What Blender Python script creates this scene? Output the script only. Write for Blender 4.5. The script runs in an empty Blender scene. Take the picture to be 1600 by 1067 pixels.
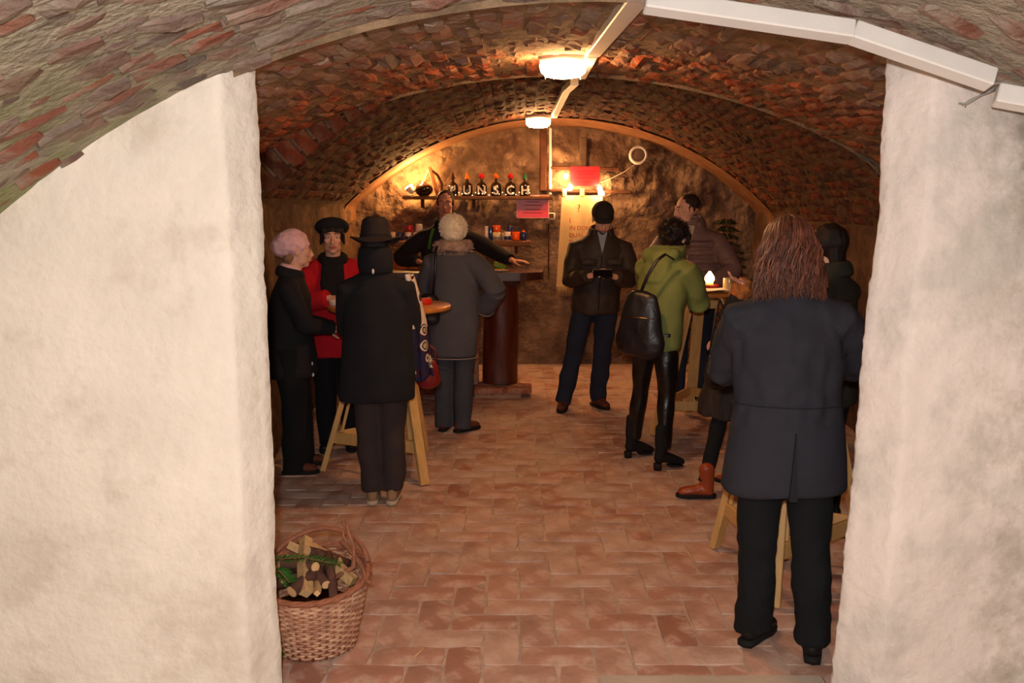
import bpy, math, random
import numpy as np
from mathutils import Vector, Matrix, noise, Quaternion
random.seed(7)
SC = bpy.context.scene
COL = SC.collection
PI = math.pi
R = math.radians

# ---------------------------------------------------------------- camera, world, light, exposure
F, TH, CH = 1400.0, R(8.25), 1.68
cam = bpy.data.cameras.new('camera'); cam.lens = F / 1600 * 36; cam.sensor_width = 36; cam.clip_end = 60
camo = bpy.data.objects.new('camera', cam); COL.objects.link(camo)
camo.location = (0, 0, CH); camo.rotation_euler = (PI / 2 - TH, 0, 0); SC.camera = camo
W = bpy.data.worlds.new('world'); SC.world = W; W.use_nodes = True
W.node_tree.nodes['Background'].inputs[0].default_value = (.10, .06, .04, 1)
W.node_tree.nodes['Background'].inputs[1].default_value = .4
SC.view_settings.view_transform = 'Standard'; SC.view_settings.look = 'None'
SC.view_settings.exposure = 0.0; SC.view_settings.gamma = 1.0; SC.view_settings.use_curve_mapping = False
def point_light(name, loc, watts, col, rad=.03):
    l = bpy.data.lights.new(name, 'POINT'); l.energy = watts; l.color = col; l.shadow_soft_size = rad
    o = bpy.data.objects.new(name, l); COL.objects.link(o); o.location = loc; return o
point_light('camera_flash', (-.03, -.06, 1.80), 240, (1, .965, .93), .025)
WARM = (1, .50, .18)
LAMP_W = 190.0     # first ceiling lamp
BULB_W = 5.0

def ray(u, v):
    a = (u - 800) / F; b = -(v - 533.5) / F
    return Vector((a, math.cos(TH) + b * math.sin(TH), -math.sin(TH) + b * math.cos(TH)))
def at(u, v, Y):
    r = ray(u, v); return Vector((0, 0, CH)) + r * (Y / r.y)
def proj(p):
    y = p[1] * math.cos(TH) - (p[2] - CH) * math.sin(TH)
    z = p[1] * math.sin(TH) + (p[2] - CH) * math.cos(TH)
    return 800 + F * p[0] / max(y, .01), 533.5 - F * z / max(y, .01), y

# ---------------------------------------------------------------- materials
def _n(nt, t, **k):
    n = nt.nodes.new(t)
    for a, b in k.items():
        setattr(n, a, b)
    return n
def lin(c):
    return tuple(((x / 12.92) if x <= .04045 else ((x + .055) / 1.055) ** 2.4) for x in c)
def hexc(r, g, b):
    return lin((r / 255, g / 255, b / 255))
MATS = {}
def mat(name, col, rough=.8, var=.25, vs=6, bump=.25, bs=60, col2=None, c2s=3, c2t=.5, metal=0, spec=.3, stretch=(1, 1, 1), emit=None, trans=0, tone=None, coat=0, sheen=0, bd=.01, detail=5):
    """procedural material: base colour with noise variation, optional second colour in patches, bump"""
    m = bpy.data.materials.new(name); m.use_nodes = True; nt = m.node_tree
    b = nt.nodes['Principled BSDF']; L = nt.links.new
    tc = _n(nt, 'ShaderNodeTexCoord'); mp = _n(nt, 'ShaderNodeMapping'); mp.inputs['Scale'].default_value = stretch
    L(tc.outputs['Object'], mp.inputs[0])
    nz = _n(nt, 'ShaderNodeTexNoise'); nz.inputs['Scale'].default_value = vs; nz.inputs['Detail'].default_value = detail
    L(mp.outputs[0], nz.inputs[0])
    if tone:
        oi = _n(nt, 'ShaderNodeObjectInfo'); at_ = _n(nt, 'ShaderNodeAttribute', attribute_name='tone')
        ad = _n(nt, 'ShaderNodeMath', operation='ADD'); fr = _n(nt, 'ShaderNodeMath', operation='FRACT')
        L(oi.outputs['Random'], ad.inputs[0]); L(at_.outputs['Fac'], ad.inputs[1]); L(ad.outputs[0], fr.inputs[0])
        cr = _n(nt, 'ShaderNodeValToRGB'); cr.color_ramp.interpolation = 'LINEAR'
        els = cr.color_ramp.elements
        while len(els) < len(tone): els.new(.5)
        for i, c in enumerate(tone):
            els[i].position = i / (len(tone) - 1); els[i].color = (*c, 1)
        L(fr.outputs[0], cr.inputs[0]); base = cr.outputs[0]
    else:
        rg = _n(nt, 'ShaderNodeRGB'); rg.outputs[0].default_value = (*col, 1); base = rg.outputs[0]
    mr = _n(nt, 'ShaderNodeMapRange'); mr.inputs[1].default_value = .3; mr.inputs[2].default_value = .7
    mr.inputs[3].default_value = 1 - var; mr.inputs[4].default_value = 1 + var
    L(nz.outputs[0], mr.inputs[0])
    mx = _n(nt, 'ShaderNodeVectorMath', operation='MULTIPLY')
    L(base, mx.inputs[0]); L(mr.outputs[0], mx.inputs[1]); out = mx.outputs[0]
    if col2:
        n2 = _n(nt, 'ShaderNodeTexNoise'); n2.inputs['Scale'].default_value = c2s; n2.inputs['Detail'].default_value = 6
        n2.inputs['Roughness'].default_value = .65
        L(mp.outputs[0], n2.inputs[0])
        r2 = _n(nt, 'ShaderNodeMapRange'); r2.inputs[1].default_value = c2t - .06; r2.inputs[2].default_value = c2t + .1
        L(n2.outputs[0], r2.inputs[0])
        m2 = _n(nt, 'ShaderNodeMix', data_type='RGBA'); L(r2.outputs[0], m2.inputs[0]); L(out, m2.inputs[6])
        m2.inputs[7].default_value = (*col2, 1); out = m2.outputs[2]
    L(out, b.inputs['Base Color'])
    b.inputs['Roughness'].default_value = rough; b.inputs['Metallic'].default_value = metal
    b.inputs['Specular IOR Level'].default_value = spec
    if coat: b.inputs['Coat Weight'].default_value = coat
    if sheen: b.inputs['Sheen Weight'].default_value = sheen
    if trans:
        b.inputs['Transmission Weight'].default_value = trans
    if bump:
        nb = _n(nt, 'ShaderNodeTexNoise'); nb.inputs['Scale'].default_value = bs; nb.inputs['Detail'].default_value = 4
        L(mp.outputs[0], nb.inputs[0])
        bp = _n(nt, 'ShaderNodeBump'); bp.inputs['Strength'].default_value = bump; bp.inputs['Distance'].default_value = bd
        L(nb.outputs[0], bp.inputs['Height']); L(bp.outputs[0], b.inputs['Normal'])
    if emit:
        b.inputs['Emission Color'].default_value = (*emit[0], 1); b.inputs['Emission Strength'].default_value = emit[1]
    MATS[name] = m; m['nt'] = 1
    return m
def add_mask(m, col, axis_lo, axis_hi, comp='x', noise_s=3, thr=.5, amount=1.0, zr=None):
    """blend a further colour in, growing along one object axis between lo and hi (real dirt, moss, damp; also painted flash light)"""
    nt = m.node_tree; L = nt.links.new; b = nt.nodes['Principled BSDF']
    src = b.inputs['Base Color'].links[0].from_socket
    tc = _n(nt, 'ShaderNodeNewGeometry'); sp = _n(nt, 'ShaderNodeSeparateXYZ'); L(tc.outputs['Position'], sp.inputs[0])
    r = _n(nt, 'ShaderNodeMapRange'); r.inputs[1].default_value = axis_lo; r.inputs[2].default_value = axis_hi
    L(sp.outputs['XYZ'.index(comp.upper())], r.inputs[0])
    n = _n(nt, 'ShaderNodeTexNoise'); n.inputs['Scale'].default_value = noise_s; n.inputs['Detail'].default_value = 7
    n.inputs['Roughness'].default_value = .7
    L(tc.outputs['Position'], n.inputs[0])
    r2 = _n(nt, 'ShaderNodeMapRange'); r2.inputs[1].default_value = thr - .08; r2.inputs[2].default_value = thr + .1; r2.inputs[4].default_value = amount
    L(n.outputs[0], r2.inputs[0])
    mu = _n(nt, 'ShaderNodeMath', operation='MULTIPLY'); L(r.outputs[0], mu.inputs[0]); L(r2.outputs[0], mu.inputs[1])
    if zr:
        r3 = _n(nt, 'ShaderNodeMapRange'); r3.inputs[1].default_value = zr[0]; r3.inputs[2].default_value = zr[1]; L(sp.outputs[2], r3.inputs[0])
        m3 = _n(nt, 'ShaderNodeMath', operation='MULTIPLY'); L(mu.outputs[0], m3.inputs[0]); L(r3.outputs[0], m3.inputs[1]); mu = m3
    m2 = _n(nt, 'ShaderNodeMix', data_type='RGBA'); L(mu.outputs[0], m2.inputs[0]); L(src, m2.inputs[6]); m2.inputs[7].default_value = (*col, 1)
    L(m2.outputs[2], b.inputs['Base Color'])
    return m

M_plaster = mat('white_plaster', hexc(240, 228, 214), .9, .05, 5, .35, 30, col2=hexc(222, 208, 192), c2s=3.5, c2t=.56, bd=.02)
M_plasterR = mat('pink_plaster', hexc(228, 214, 206), .9, .05, 5, .35, 30, col2=hexc(206, 196, 188), c2s=3.5, c2t=.55, bd=.02)
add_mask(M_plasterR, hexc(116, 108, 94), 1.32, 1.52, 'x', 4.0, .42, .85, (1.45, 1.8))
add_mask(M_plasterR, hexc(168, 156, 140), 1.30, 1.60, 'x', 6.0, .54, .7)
BR = [hexc(96, 40, 24), hexc(140, 62, 38), hexc(168, 82, 50), hexc(120, 52, 34), hexc(84, 44, 34), hexc(150, 74, 48), hexc(110, 60, 46)]
M_brickF = mat('old_vault_brick', BR[1], .9, .3, 9, .7, 35, tone=[hexc(134, 82, 64), hexc(118, 96, 86), hexc(138, 118, 106), hexc(142, 78, 56), hexc(108, 98, 90), hexc(122, 92, 80)], col2=hexc(140, 130, 116), c2s=6, c2t=.52, bd=.02)
add_mask(M_brickF, hexc(104, 112, 66), -.8, -1.7, 'x', 4, .52, .7)
add_mask(M_brickF, hexc(166, 156, 142), -1.0, .0, 'x', 6, .53, .6)
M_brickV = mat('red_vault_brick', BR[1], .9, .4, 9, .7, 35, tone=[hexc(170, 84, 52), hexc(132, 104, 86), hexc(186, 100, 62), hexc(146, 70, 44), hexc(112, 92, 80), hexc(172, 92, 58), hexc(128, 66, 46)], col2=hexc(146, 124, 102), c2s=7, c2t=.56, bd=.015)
add_mask(M_brickV, hexc(152, 138, 122), 4.6, 3.0, 'y', 6, .44, .85)  # grey dust that also paints flash brightness into the near bricks
M_brickW = mat('dark_vault_brick', BR[1], .9, .35, 9, .7, 35, tone=[hexc(108, 52, 34), hexc(78, 56, 46), hexc(126, 62, 40), hexc(90, 42, 30), hexc(66, 46, 40)], col2=hexc(112, 92, 72), c2s=7, c2t=.57, bd=.015)  # browner rear brick, also darkened to paint in the shade past the rib
M_mortarF = mat('mossy_mortar', hexc(156, 146, 130), .95, .3, 12, .9, 40, bd=.02)
add_mask(M_mortarF, hexc(128, 138, 80), -.7, -1.5, 'x', 3.5, .47, .75)
M_mortarV = mat('vault_mortar', hexc(140, 114, 88), .95, .35, 10, .9, 40, bd=.02)
M_floorb = mat('floor_brick', BR[1], .75, .16, 7, .5, 34, tone=[hexc(184, 136, 116), hexc(204, 160, 140), hexc(190, 138, 118), hexc(170, 118, 98), hexc(208, 170, 152), hexc(194, 148, 128)], col2=hexc(216, 188, 172), c2s=6, c2t=.57, bd=.006)
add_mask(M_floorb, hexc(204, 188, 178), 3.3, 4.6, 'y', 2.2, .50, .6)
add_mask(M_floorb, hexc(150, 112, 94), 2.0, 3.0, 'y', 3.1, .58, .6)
M_floorm = mat('floor_mortar', hexc(196, 168, 150), .9, .25, 9, .5, 50, bd=.01)
M_rock = mat('rough_masonry', hexc(140, 114, 92), .95, .45, 5, 1.0, 26, col2=hexc(100, 76, 62), c2s=3.2, c2t=.52, bd=.03)
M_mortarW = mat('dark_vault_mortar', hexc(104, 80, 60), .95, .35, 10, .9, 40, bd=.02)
M_bandp = mat('vault_render', hexc(140, 98, 68), .95, .25, 6, .6, 30, bd=.015)
M_sidep = mat('side_wall_render', hexc(116, 88, 68), .95, .35, 4, .7, 24, col2=hexc(88, 62, 48), c2s=3, c2t=.52, bd=.02)

# ---------------------------------------------------------------- object helpers
def link(o, parent=None):
    COL.objects.link(o)
    if parent: o.parent = parent
    return o
def tag(o, label=None, cat=None, group=None, kind=None):
    if label: o['label'] = label
    if cat: o['category'] = cat
    if group: o['group'] = group
    if kind: o['kind'] = kind
    return o
def empty(name, loc=(0, 0, 0), rz=0, label=None, cat=None, group=None, kind=None):
    o = bpy.data.objects.new(name, None); COL.objects.link(o); o.empty_display_size = .1
    o.location = loc; o.rotation_euler = (0, 0, rz)
    return tag(o, label, cat, group, kind)
def mesh(name, v, f, m, parent=None, smooth=False, loc=None, tone=None):
    me = bpy.data.meshes.new(name); me.from_pydata([tuple(x) for x in v], [], f); me.update()
    if m: me.materials.append(m)
    if smooth: me.polygons.foreach_set('use_smooth', [True] * len(me.polygons))
    if tone is not None:
        a = me.attributes.new('tone', 'FLOAT', 'FACE'); a.data.foreach_set('value', tone)
    o = bpy.data.objects.new(name, me); link(o, parent)
    if loc is not None: o.location = loc
    return o
def share(name, src, parent, mtx):
    o = bpy.data.objects.new(name, src); COL.objects.link(o)
    if parent: o.parent = parent
    o.matrix_local = mtx; return o

class MB:
    def __init__(s): s.v = []; s.f = []
    def add(s, v, f, M=None):
        k = len(s.v)
        for p in v:
            p = Vector(p); s.v.append(M @ p if M else p)
        s.f += [tuple(i + k for i in q) for q in f]; return s
    def box(s, c, d, M=None, bev=.0):
        x, y, z = [a / 2 for a in d]; b = min(bev, x * .9, y * .9, z * .9)
        c = Vector(c)
        if b <= 0:
            v = [c + Vector((i * x, j * y, k * z)) for i in (-1, 1) for j in (-1, 1) for k in (-1, 1)]
            return s.add(v, [(0, 1, 3, 2), (4, 6, 7, 5), (0, 4, 5, 1), (2, 3, 7, 6), (0, 2, 6, 4), (1, 5, 7, 3)], M)
        def ring(z0, q):
            pts = [(x - q, -y + b), (x - q, y - b), (x - b, y - q), (-x + b, y - q), (-x + q, y - b), (-x + q, -y + b), (-x + b, -y + q), (x - b, -y + q)]
            return [c + Vector((a, e, z0)) for a, e in pts]
        v = ring(-z, b) + ring(-z + b, 0) + ring(z - b, 0) + ring(z, b)
        f = [tuple(range(7, -1, -1)), tuple(range(24, 32))]
        for r in range(3):
            for i in range(8):
                j = (i + 1) % 8; f.append((r * 8 + i, r * 8 + j, r * 8 + 8 + j, r * 8 + 8 + i))
        return s.add(v, f, M)
    def tube(s, pts, rad, n=8, M=None, ref=None, cap=True, flat=None):
        pts = [Vector(p) for p in pts]; m = len(pts)
        if not hasattr(rad, '__len__'): rad = [rad] * m
        k = len(s.v); side = None
        for i, p in enumerate(pts):
            t = (pts[min(i + 1, m - 1)] - pts[max(i - 1, 0)])
            if t.length < 1e-9: t = Vector((0, 0, 1))
            t.normalize()
            if side is None:
                a = Vector(ref) if ref else (Vector((1, 0, 0)) if abs(t.x) < .9 else Vector((0, 1, 0)))
                side = (a - t * a.dot(t)).normalized()
            else:
                side = (side - t * side.dot(t))
                side = side.normalized() if side.length > 1e-6 else t.orthogonal().normalized()
            up = t.cross(side); r = rad[i]; rx, ry = (r if hasattr(r, '__len__') else (r, r))
            for j in range(n):
                a = 2 * PI * j / n
                q = p + side * (rx * math.cos(a)) + up * (ry * math.sin(a)); s.v.append(M @ q if M else q)
        for i in range(m - 1):
            for j in range(n):
                q = (j + 1) % n; s.f.append((k + i * n + j, k + i * n + q, k + i * n + n + q, k + i * n + n + j))
        if cap:
            s.f.append(tuple(k + j for j in range(n - 1, -1, -1))); s.f.append(tuple(k + (m - 1) * n + j for j in range(n)))
        return s
    def lathe(s, prof, n=24, M=None, c=(0, 0, 0), sx=1, sy=1):
        k = len(s.v); c = Vector(c)
        for r, z in prof:
            for j in range(n):
                a = 2 * PI * j / n; q = c + Vector((r * math.cos(a) * sx, r * math.sin(a) * sy, z)); s.v.append(M @ q if M else q)
        for i in range(len(prof) - 1):
            for j in range(n):
                q = (j + 1) % n; s.f.append((k + i * n + j, k + i * n + q, k + i * n + n + q, k + i * n + n + j))
        s.f.append(tuple(k + j for j in range(n - 1, -1, -1))); s.f.append(tuple(k + (len(prof) - 1) * n + j for j in range(n)))
        return s
    def ell(s, c, r, n=14, M=None, rot=None):
        if not hasattr(r, '__len__'): r = (r, r, r)
        h = n // 2; c = Vector(c); k = len(s.v)
        def put(p):
            p = Vector((p[0] * r[0], p[1] * r[1], p[2] * r[2]))
            if rot: p = rot @ p
            p = c + p; s.v.append(M @ p if M else p)
        put((0, 0, -1))
        for i in range(1, h):
            t = PI * i / h
            for j in range(n): a = 2 * PI * j / n; put((math.sin(t) * math.cos(a), math.sin(t) * math.sin(a), -math.cos(t)))
        put((0, 0, 1)); e = len(s.v) - 1
        for j in range(n): s.f.append((k, k + 1 + (j + 1) % n, k + 1 + j))
        for i in range(h - 2):
            for j in range(n):
                q = (j + 1) % n; o = k + 1 + i * n; s.f.append((o + j, o + q, o + n + q, o + n + j))
        o = k + 1 + (h - 2) * n
        for j in range(n): s.f.append((o + j, o + (j + 1) % n, e))
        return s
    def chain(s, pts, rad, n=14, M=None, ref=(1, 0, 0)):
        """closed tube with rounded ends, elliptic radii"""
        pts = [Vector(p) for p in pts]
        rad = [(r if hasattr(r, '__len__') else (r, r)) for r in rad]
        def end(p, q, r):
            d = (p - q); d = d.normalized() if d.length else Vector((0, 0, 1)); a = min(r) * .85
            return [(p + d * a * .55, (r[0] * .8, r[1] * .8)), (p + d * a * .9, (r[0] * .42, r[1] * .42)), (p + d * a, (r[0] * .08, r[1] * .08))]
        A = end(pts[0], pts[1], rad[0])[::-1]; B = end(pts[-1], pts[-2], rad[-1])
        P = [a[0] for a in A] + pts + [b[0] for b in B]; Q = [a[1] for a in A] + rad + [b[1] for b in B]
        return s.tube(P, Q, n, M, ref)
    def build(s, name, m, parent=None, smooth=True, loc=None):
        return mesh(name, s.v, s.f, m, parent, smooth, loc)
    def fuse(s, name, m, parent=None, voxel=.01, it=4, fold=None, flatz=None, fac=.5):
        """join the overlapping volumes into one continuous skin"""
        o = mesh(name, s.v, s.f, None)
        r = o.modifiers.new('r', 'REMESH'); r.mode = 'VOXEL'; r.voxel_size = voxel; r.adaptivity = 0
        if it: q = o.modifiers.new('s', 'SMOOTH'); q.factor = fac; q.iterations = it
        dg = bpy.context.evaluated_depsgraph_get()
        me = bpy.data.meshes.new_from_object(o.evaluated_get(dg)); old = o.data
        bpy.data.objects.remove(o); bpy.data.meshes.remove(old)
        n = len(me.vertices); co = np.empty(n * 3); me.vertices.foreach_get('co', co); co = co.reshape(-1, 3)
        if fold:
            nn = np.empty(n * 3); me.vertices.foreach_get('normal', nn); nn = nn.reshape(-1, 3)
            for amp, sx, sy, sz, zlo, zhi in fold:
                for i in range(n):
                    p = co[i]
                    if zlo <= p[2] <= zhi:
                        w = min(1, (p[2] - zlo) / .06 + .3, (zhi - p[2]) / .06 + .15)
                        d = noise.noise(Vector((p[0] * sx, p[1] * sy, p[2] * sz))) * amp * w
                        co[i] += nn[i] * d
        if flatz is not None: co[:, 2] = np.maximum(co[:, 2], flatz)
        me.vertices.foreach_set('co', co.ravel())
        me.materials.clear(); me.materials.append(m)
        me.polygons.foreach_set('use_smooth', [True] * len(me.polygons)); me.update(); me.name = name
        o = bpy.data.objects.new(name, me); return link(o, parent)

def sm(z, a, b): t = max(0, min(1, (z - a) / (b - a))); return t * t * (3 - 2 * t)
def fbm(p, o=4):
    a = 0; w = 1; t = 0
    for i in range(o):
        a += noise.noise(p * (2 ** i)) * w; t += w; w *= .5
    return a / t

# ---------------------------------------------------------------- vault profile
def lerp(a, b, t): return a + (b - a) * t
def section(y, part):
    if part == 0: return (.25, 2.30, 2.80, 2.75, 2.75)
    if part == 1:
        t = (y - 2.75) / 3.05
        return tuple(lerp(a, b, t) for a, b in zip((.255, 2.315, 2.82, 2.4, 2.6), (.30, 2.53, 3.95, 1.92, 2.25)))
    t = (y - 5.8) / 4.1
    return tuple(lerp(a, b, t) for a, b in zip((.42, 2.68, 2.70, 2.12, 2.25), (.45, 2.60, 3.10, 2.14, 2.2)))
def vault(y, s, part, off=0):
    """point and inward normal on the vault at depth y, signed arc length s from the crown"""
    cx, za, Rr, Wl, Wr = section(y, part); sg = 1 if s >= 0 else -1; Wd = Wr if sg > 0 else Wl
    ph = abs(s) / Rr; pm = math.asin(min(1, Wd / Rr))
    if ph <= pm:
        n = Vector((-sg * math.sin(ph), 0, -math.cos(ph))); p = Vector((cx + sg * Rr * math.sin(ph), y, za - Rr + Rr * math.cos(ph)))
    else:
        z = za - Rr + Rr * math.cos(pm) - (abs(s) - Rr * pm); n = Vector((-sg, 0, -.05)).normalized()
        p = Vector((cx + sg * Wd, y, z))
    return p + n * off, n

def shell(name, part, ys, s0, s1, ds, m, parent, amp, fz=3.0):
    v = []; f = []; ns = int((s1 - s0) / ds) + 1
    for y in ys:
        for i in range(ns):
            s = s0 + (s1 - s0) * i / (ns - 1); p, n = vault(y, s, part)
            d = fbm(p * fz, 4) * amp; v.append(p + n * ((-.0075, -.009, -.012)[part] + d))
    for a in range(len(ys) - 1):
        for i in range(ns - 1):
            k = a * ns + i; f.append((k, k + 1, k + ns + 1, k + ns))
    return mesh(name, v, f, m, parent, True)
def yr(a, b, d): n = max(1, int(round((b - a) / d))); return [a + (b - a) * i / n for i in range(n + 1)]

def brick_tpl(l, w, seed, h=.05, rough=.005, edge=.006):
    rnd = random.Random(seed); nx, ny = (4, 3) if l > .2 else (3, 3); v = []; f = []
    for i in range(nx):
        for j in range(ny):
            e = (i in (0, nx - 1)) or (j in (0, ny - 1)); c = (i in (0, nx - 1)) and (j in (0, ny - 1))
            x = (i / (nx - 1) - .5) * l; y = (j / (ny - 1) - .5) * w
            x *= .96 if c else 1; y *= .92 if c else 1
            if i not in (0, nx - 1): x *= 1.15
            v.append((x + rnd.uniform(-1, 1) * rough, y + rnd.uniform(-1, 1) * rough * .8, rnd.uniform(-1, 1) * rough - (edge if e else 0) - (edge if c else 0)))
    for i in range(nx - 1):
        for j in range(ny - 1): k = i * ny + j; f.append((k, k + ny, k + ny + 1, k + 1))
    rim = [i * ny for i in range(nx)] + [(nx - 1) * ny + j for j in range(1, ny)] + [i * ny + ny - 1 for i in range(nx - 2, -1, -1)] + [j for j in range(ny - 2, 0, -1)]
    k = len(v)
    for r in rim: v.append((v[r][0] * 1.03, v[r][1] * 1.03, -h))
    n = len(rim)
    for i in range(n): j = (i + 1) % n; f.append((rim[i], k + i, k + j, rim[j]))
    return np.array(v), f
def frame_m(p, ex, ez):
    ez = ez.normalized(); ex = (ex - ez * ex.dot(ez)).normalized(); ey = ez.cross(ex)
    return Matrix(((ex.x, ey.x, ez.x, p.x), (ex.y, ey.y, ez.y, p.y), (ex.z, ey.z, ez.z, p.z), (0, 0, 0, 1)))
def lay(parent, items, m, limit=300, bulk='bricks_beyond', rough=.005, edge=.006):
    """items: (matrix, l, w, seed). The ones showing largest become 'brick' parts, the rest one stuff part"""
    cache = {}
    def tpl(l, w, sd):
        k = (round(l, 3), round(w, 3), sd % 5)
        if k not in cache:
            v, f = brick_tpl(l, w, sd % 5 + int(l * 1000), .05, rough, edge); me = bpy.data.meshes.new('brick')
            me.from_pydata([tuple(x) for x in v], [], f); me.materials.append(m); me.update(); cache[k] = (v, f, me)
        return cache[k]
    sc = []
    for it in items:
        p = it[0].translation; u, vv, d = proj(p)
        inn = -30 < u < 1630 and -30 < vv < 1097 and d > .3 and not it[4]
        sc.append((-(it[1] * it[2] / d ** 2) if inn else 0, it))
    sc.sort(key=lambda a: a[0])
    rest = []
    for k, (w_, it) in enumerate(sc):
        if k < limit and w_ < 0:
            share('brick', tpl(*it[1:4])[2], parent, it[0])
        else: rest.append(it)
    V = []; Fc = []; T = []; off = 0
    for it in rest:
        v, f, _ = tpl(*it[1:4]); M = np.array(it[0]); q = v @ M[:3, :3].T + M[:3, 3]
        V.append(q); Fc += [tuple(i + off for i in x) for x in f]; t = random.random(); T += [t] * len(f); off += len(v)
    if V:
        o = mesh(bulk, np.concatenate(V), Fc, m, parent, False, tone=T); o['kind'] = 'stuff'
rr = random.Random(11)
def hidden_side(p):     # behind the white walls of the doorway as seen by the camera
    if p.y <= 2.75: return False
    u, v, d = proj(p)
    return u < 400 or u > 1375

# ceilings: front vault, doorway-to-rib vault, rear vault
c0 = shell('ceiling', 0, yr(-1.6, 2.72, .06), -3.6, 3.6, .07, M_mortarF, None, .012, 6); c0['kind'] = 'structure'
c1 = shell('ceiling', 1, yr(2.75, 5.8, .06), -3.2, 3.3, .06, M_mortarV, None, .014, 5); c1['kind'] = 'structure'
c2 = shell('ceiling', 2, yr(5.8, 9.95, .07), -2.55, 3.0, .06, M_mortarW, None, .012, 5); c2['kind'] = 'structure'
# faces of the rib steps
def step_face(name, y, pa, pb, parent, m, s0=-3.0, s1=3.0):
    n = 90; v = []; f = []
    for i in range(n + 1):
        s = s0 + (s1 - s0) * i / n; v.append(vault(y, s, pa)[0] + Vector((0, rr.uniform(-.004, .004), -.012))); v.append(vault(y, s, pb)[0] + Vector((0, 0, .03)))
    for i in range(n): f.append((2 * i, 2 * i + 2, 2 * i + 3, 2 * i + 1))
    return mesh(name, v, f, m, parent)
v0 = []; f0 = []
step_face('rib_face', 2.74, 0, 1, c1, M_mortarV); step_face('rib_face', 5.8, 1, 2, c2, M_mortarV, -2.6, 2.9)
# ring-laid bricks of the front vault
items = []
y = 1.18; k = 0
while y < 2.75:
    wy = .072; s = -3.0 + rr.uniform(0, .2)
    while s < 2.7:
        l = rr.choice((.11, .14, .13, .15, .20)); p, n = vault(y + rr.uniform(-.006, .006), s + l / 2, 0, rr.uniform(-.008, .014))
        if rr.random() > .06:
            t = (vault(y, s + l, 0)[0] - vault(y, s, 0)[0]); n2 = (n + Vector((rr.uniform(-1, 1), rr.uniform(-1, 1), 0)) * .09)
            items.append((frame_m(p, t + Vector((0, rr.uniform(-.1, .1) * l * 2 + .04, 0)), n2), l, wy * .9, rr.randrange(5), abs(s) > 2.9))
        s += l + .018
    y += wy + .014
lay(c0, items, M_brickF, 300, rough=.008, edge=.007)
# longitudinal courses
def courses(part, y0, y1, s0, s1, pitch, drop=.05, amp=.012, skip=lambda p: False, parent=None, m=None):
    items = []; s = s0
    while s < s1:
        y = y0 + (rr.uniform(0, .15) if part == 2 else -rr.uniform(0, .08))
        while y < y1 - (.1 if part == 2 else .045):
            l = rr.choice((.28, .14, .28, .14, .2)); l = min(l, y1 - y)
            p, n = vault(y + l / 2, s + rr.uniform(-.004, .004), part, rr.uniform(-amp, amp))
            r_ = rr.random()
            if r_ < drop: p = p - n * .045
            elif r_ < drop * 1.4: p = p + n * .012
            if l > .04 and not skip(p):
                n2 = n + Vector((rr.uniform(-1, 1), rr.uniform(-1, 1), rr.uniform(-1, 1))) * .07
                items.append((frame_m(p, Vector((0, 1, rr.uniform(-.04, .04))), n2), l, pitch * .82, rr.randrange(5), hidden_side(p)))
            y += l + .014
        s += pitch
    lay(parent, items, m, 300, rough=.007)
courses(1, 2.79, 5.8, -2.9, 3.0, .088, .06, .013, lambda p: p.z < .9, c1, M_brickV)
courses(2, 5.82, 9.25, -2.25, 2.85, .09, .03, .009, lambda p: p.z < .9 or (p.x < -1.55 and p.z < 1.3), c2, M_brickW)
# soldier ring bricks showing on the rib face at the left
for i in range(11):
    s = -2.18 + i * .115; a = vault(5.8, s, 2)[0]; b, n = vault(5.8, s, 1)
    a2, n2 = vault(5.8, s, 2)
    M = frame_m(a2 + n2 * -.10 + Vector((0, -.035 + rr.uniform(-.008, .008), 0)), -n2, Vector((0, -1, 0)))
    v, f = brick_tpl(.25, .098, i); o = mesh('brick', v, f, M_brickW, c2); o.matrix_local = M
# smooth rendered band of the vault by the back wall
shell('render_band', 2, yr(9.2, 9.95, .07), -2.5, 2.9, .05, M_bandp, c2, .006, 5).location = (0, 0, -.02)

# ---------------------------------------------------------------- floor
fl = MB().box((.4, 4.2, -.0715), (7.6, 12.0, .12)).build('floor', M_floorm, None, False); fl['kind'] = 'structure'
items = []; a = .1425
for i in range(-26, 30):
    for j in range(-6, 52):
        kk = (i - j) % 4; x0 = .03 + i * a; y0 = 3.16 + j * a
        if kk == 0: cx, cy, l, w_, rz = x0 + a, y0 + a / 2, a * 2 - .010, a - .009, 0
        elif kk == 3: cx, cy, l, w_, rz = x0 + a / 2, y0 + a, a * 2 - .010, a - .009, PI / 2
        else: continue
        if cy < 2.86 or cy > 9.85 or cx < -1.72 or cx > 2.75: continue
        z = -.002 + rr.uniform(-.003, .002)
        M = Matrix.Translation((cx, cy, z)) @ Matrix.Rotation(rz + rr.uniform(-.02, .02), 4, 'Z') @ Matrix.Rotation(rr.uniform(-.022, .022), 4, 'X') @ Matrix.Rotation(rr.uniform(-.012, .012), 4, 'Y')
        u, v, d = proj((cx, cy, 0))
        items.append((M, l, w_, rr.randrange(5), u < 410 or u > 1330))
lay(fl, items, M_floorb, 300, 'far_bricks', .0022, .0032)
M_slab = mat('threshold_stone', hexc(196, 178, 160), .8, .12, 5, .3, 40)
o = MB().box((.72, 2.865, .0), (.82, .38, .03), bev=.012).build('trim_1', M_slab, None, False); tag(o, kind='structure')

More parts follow.
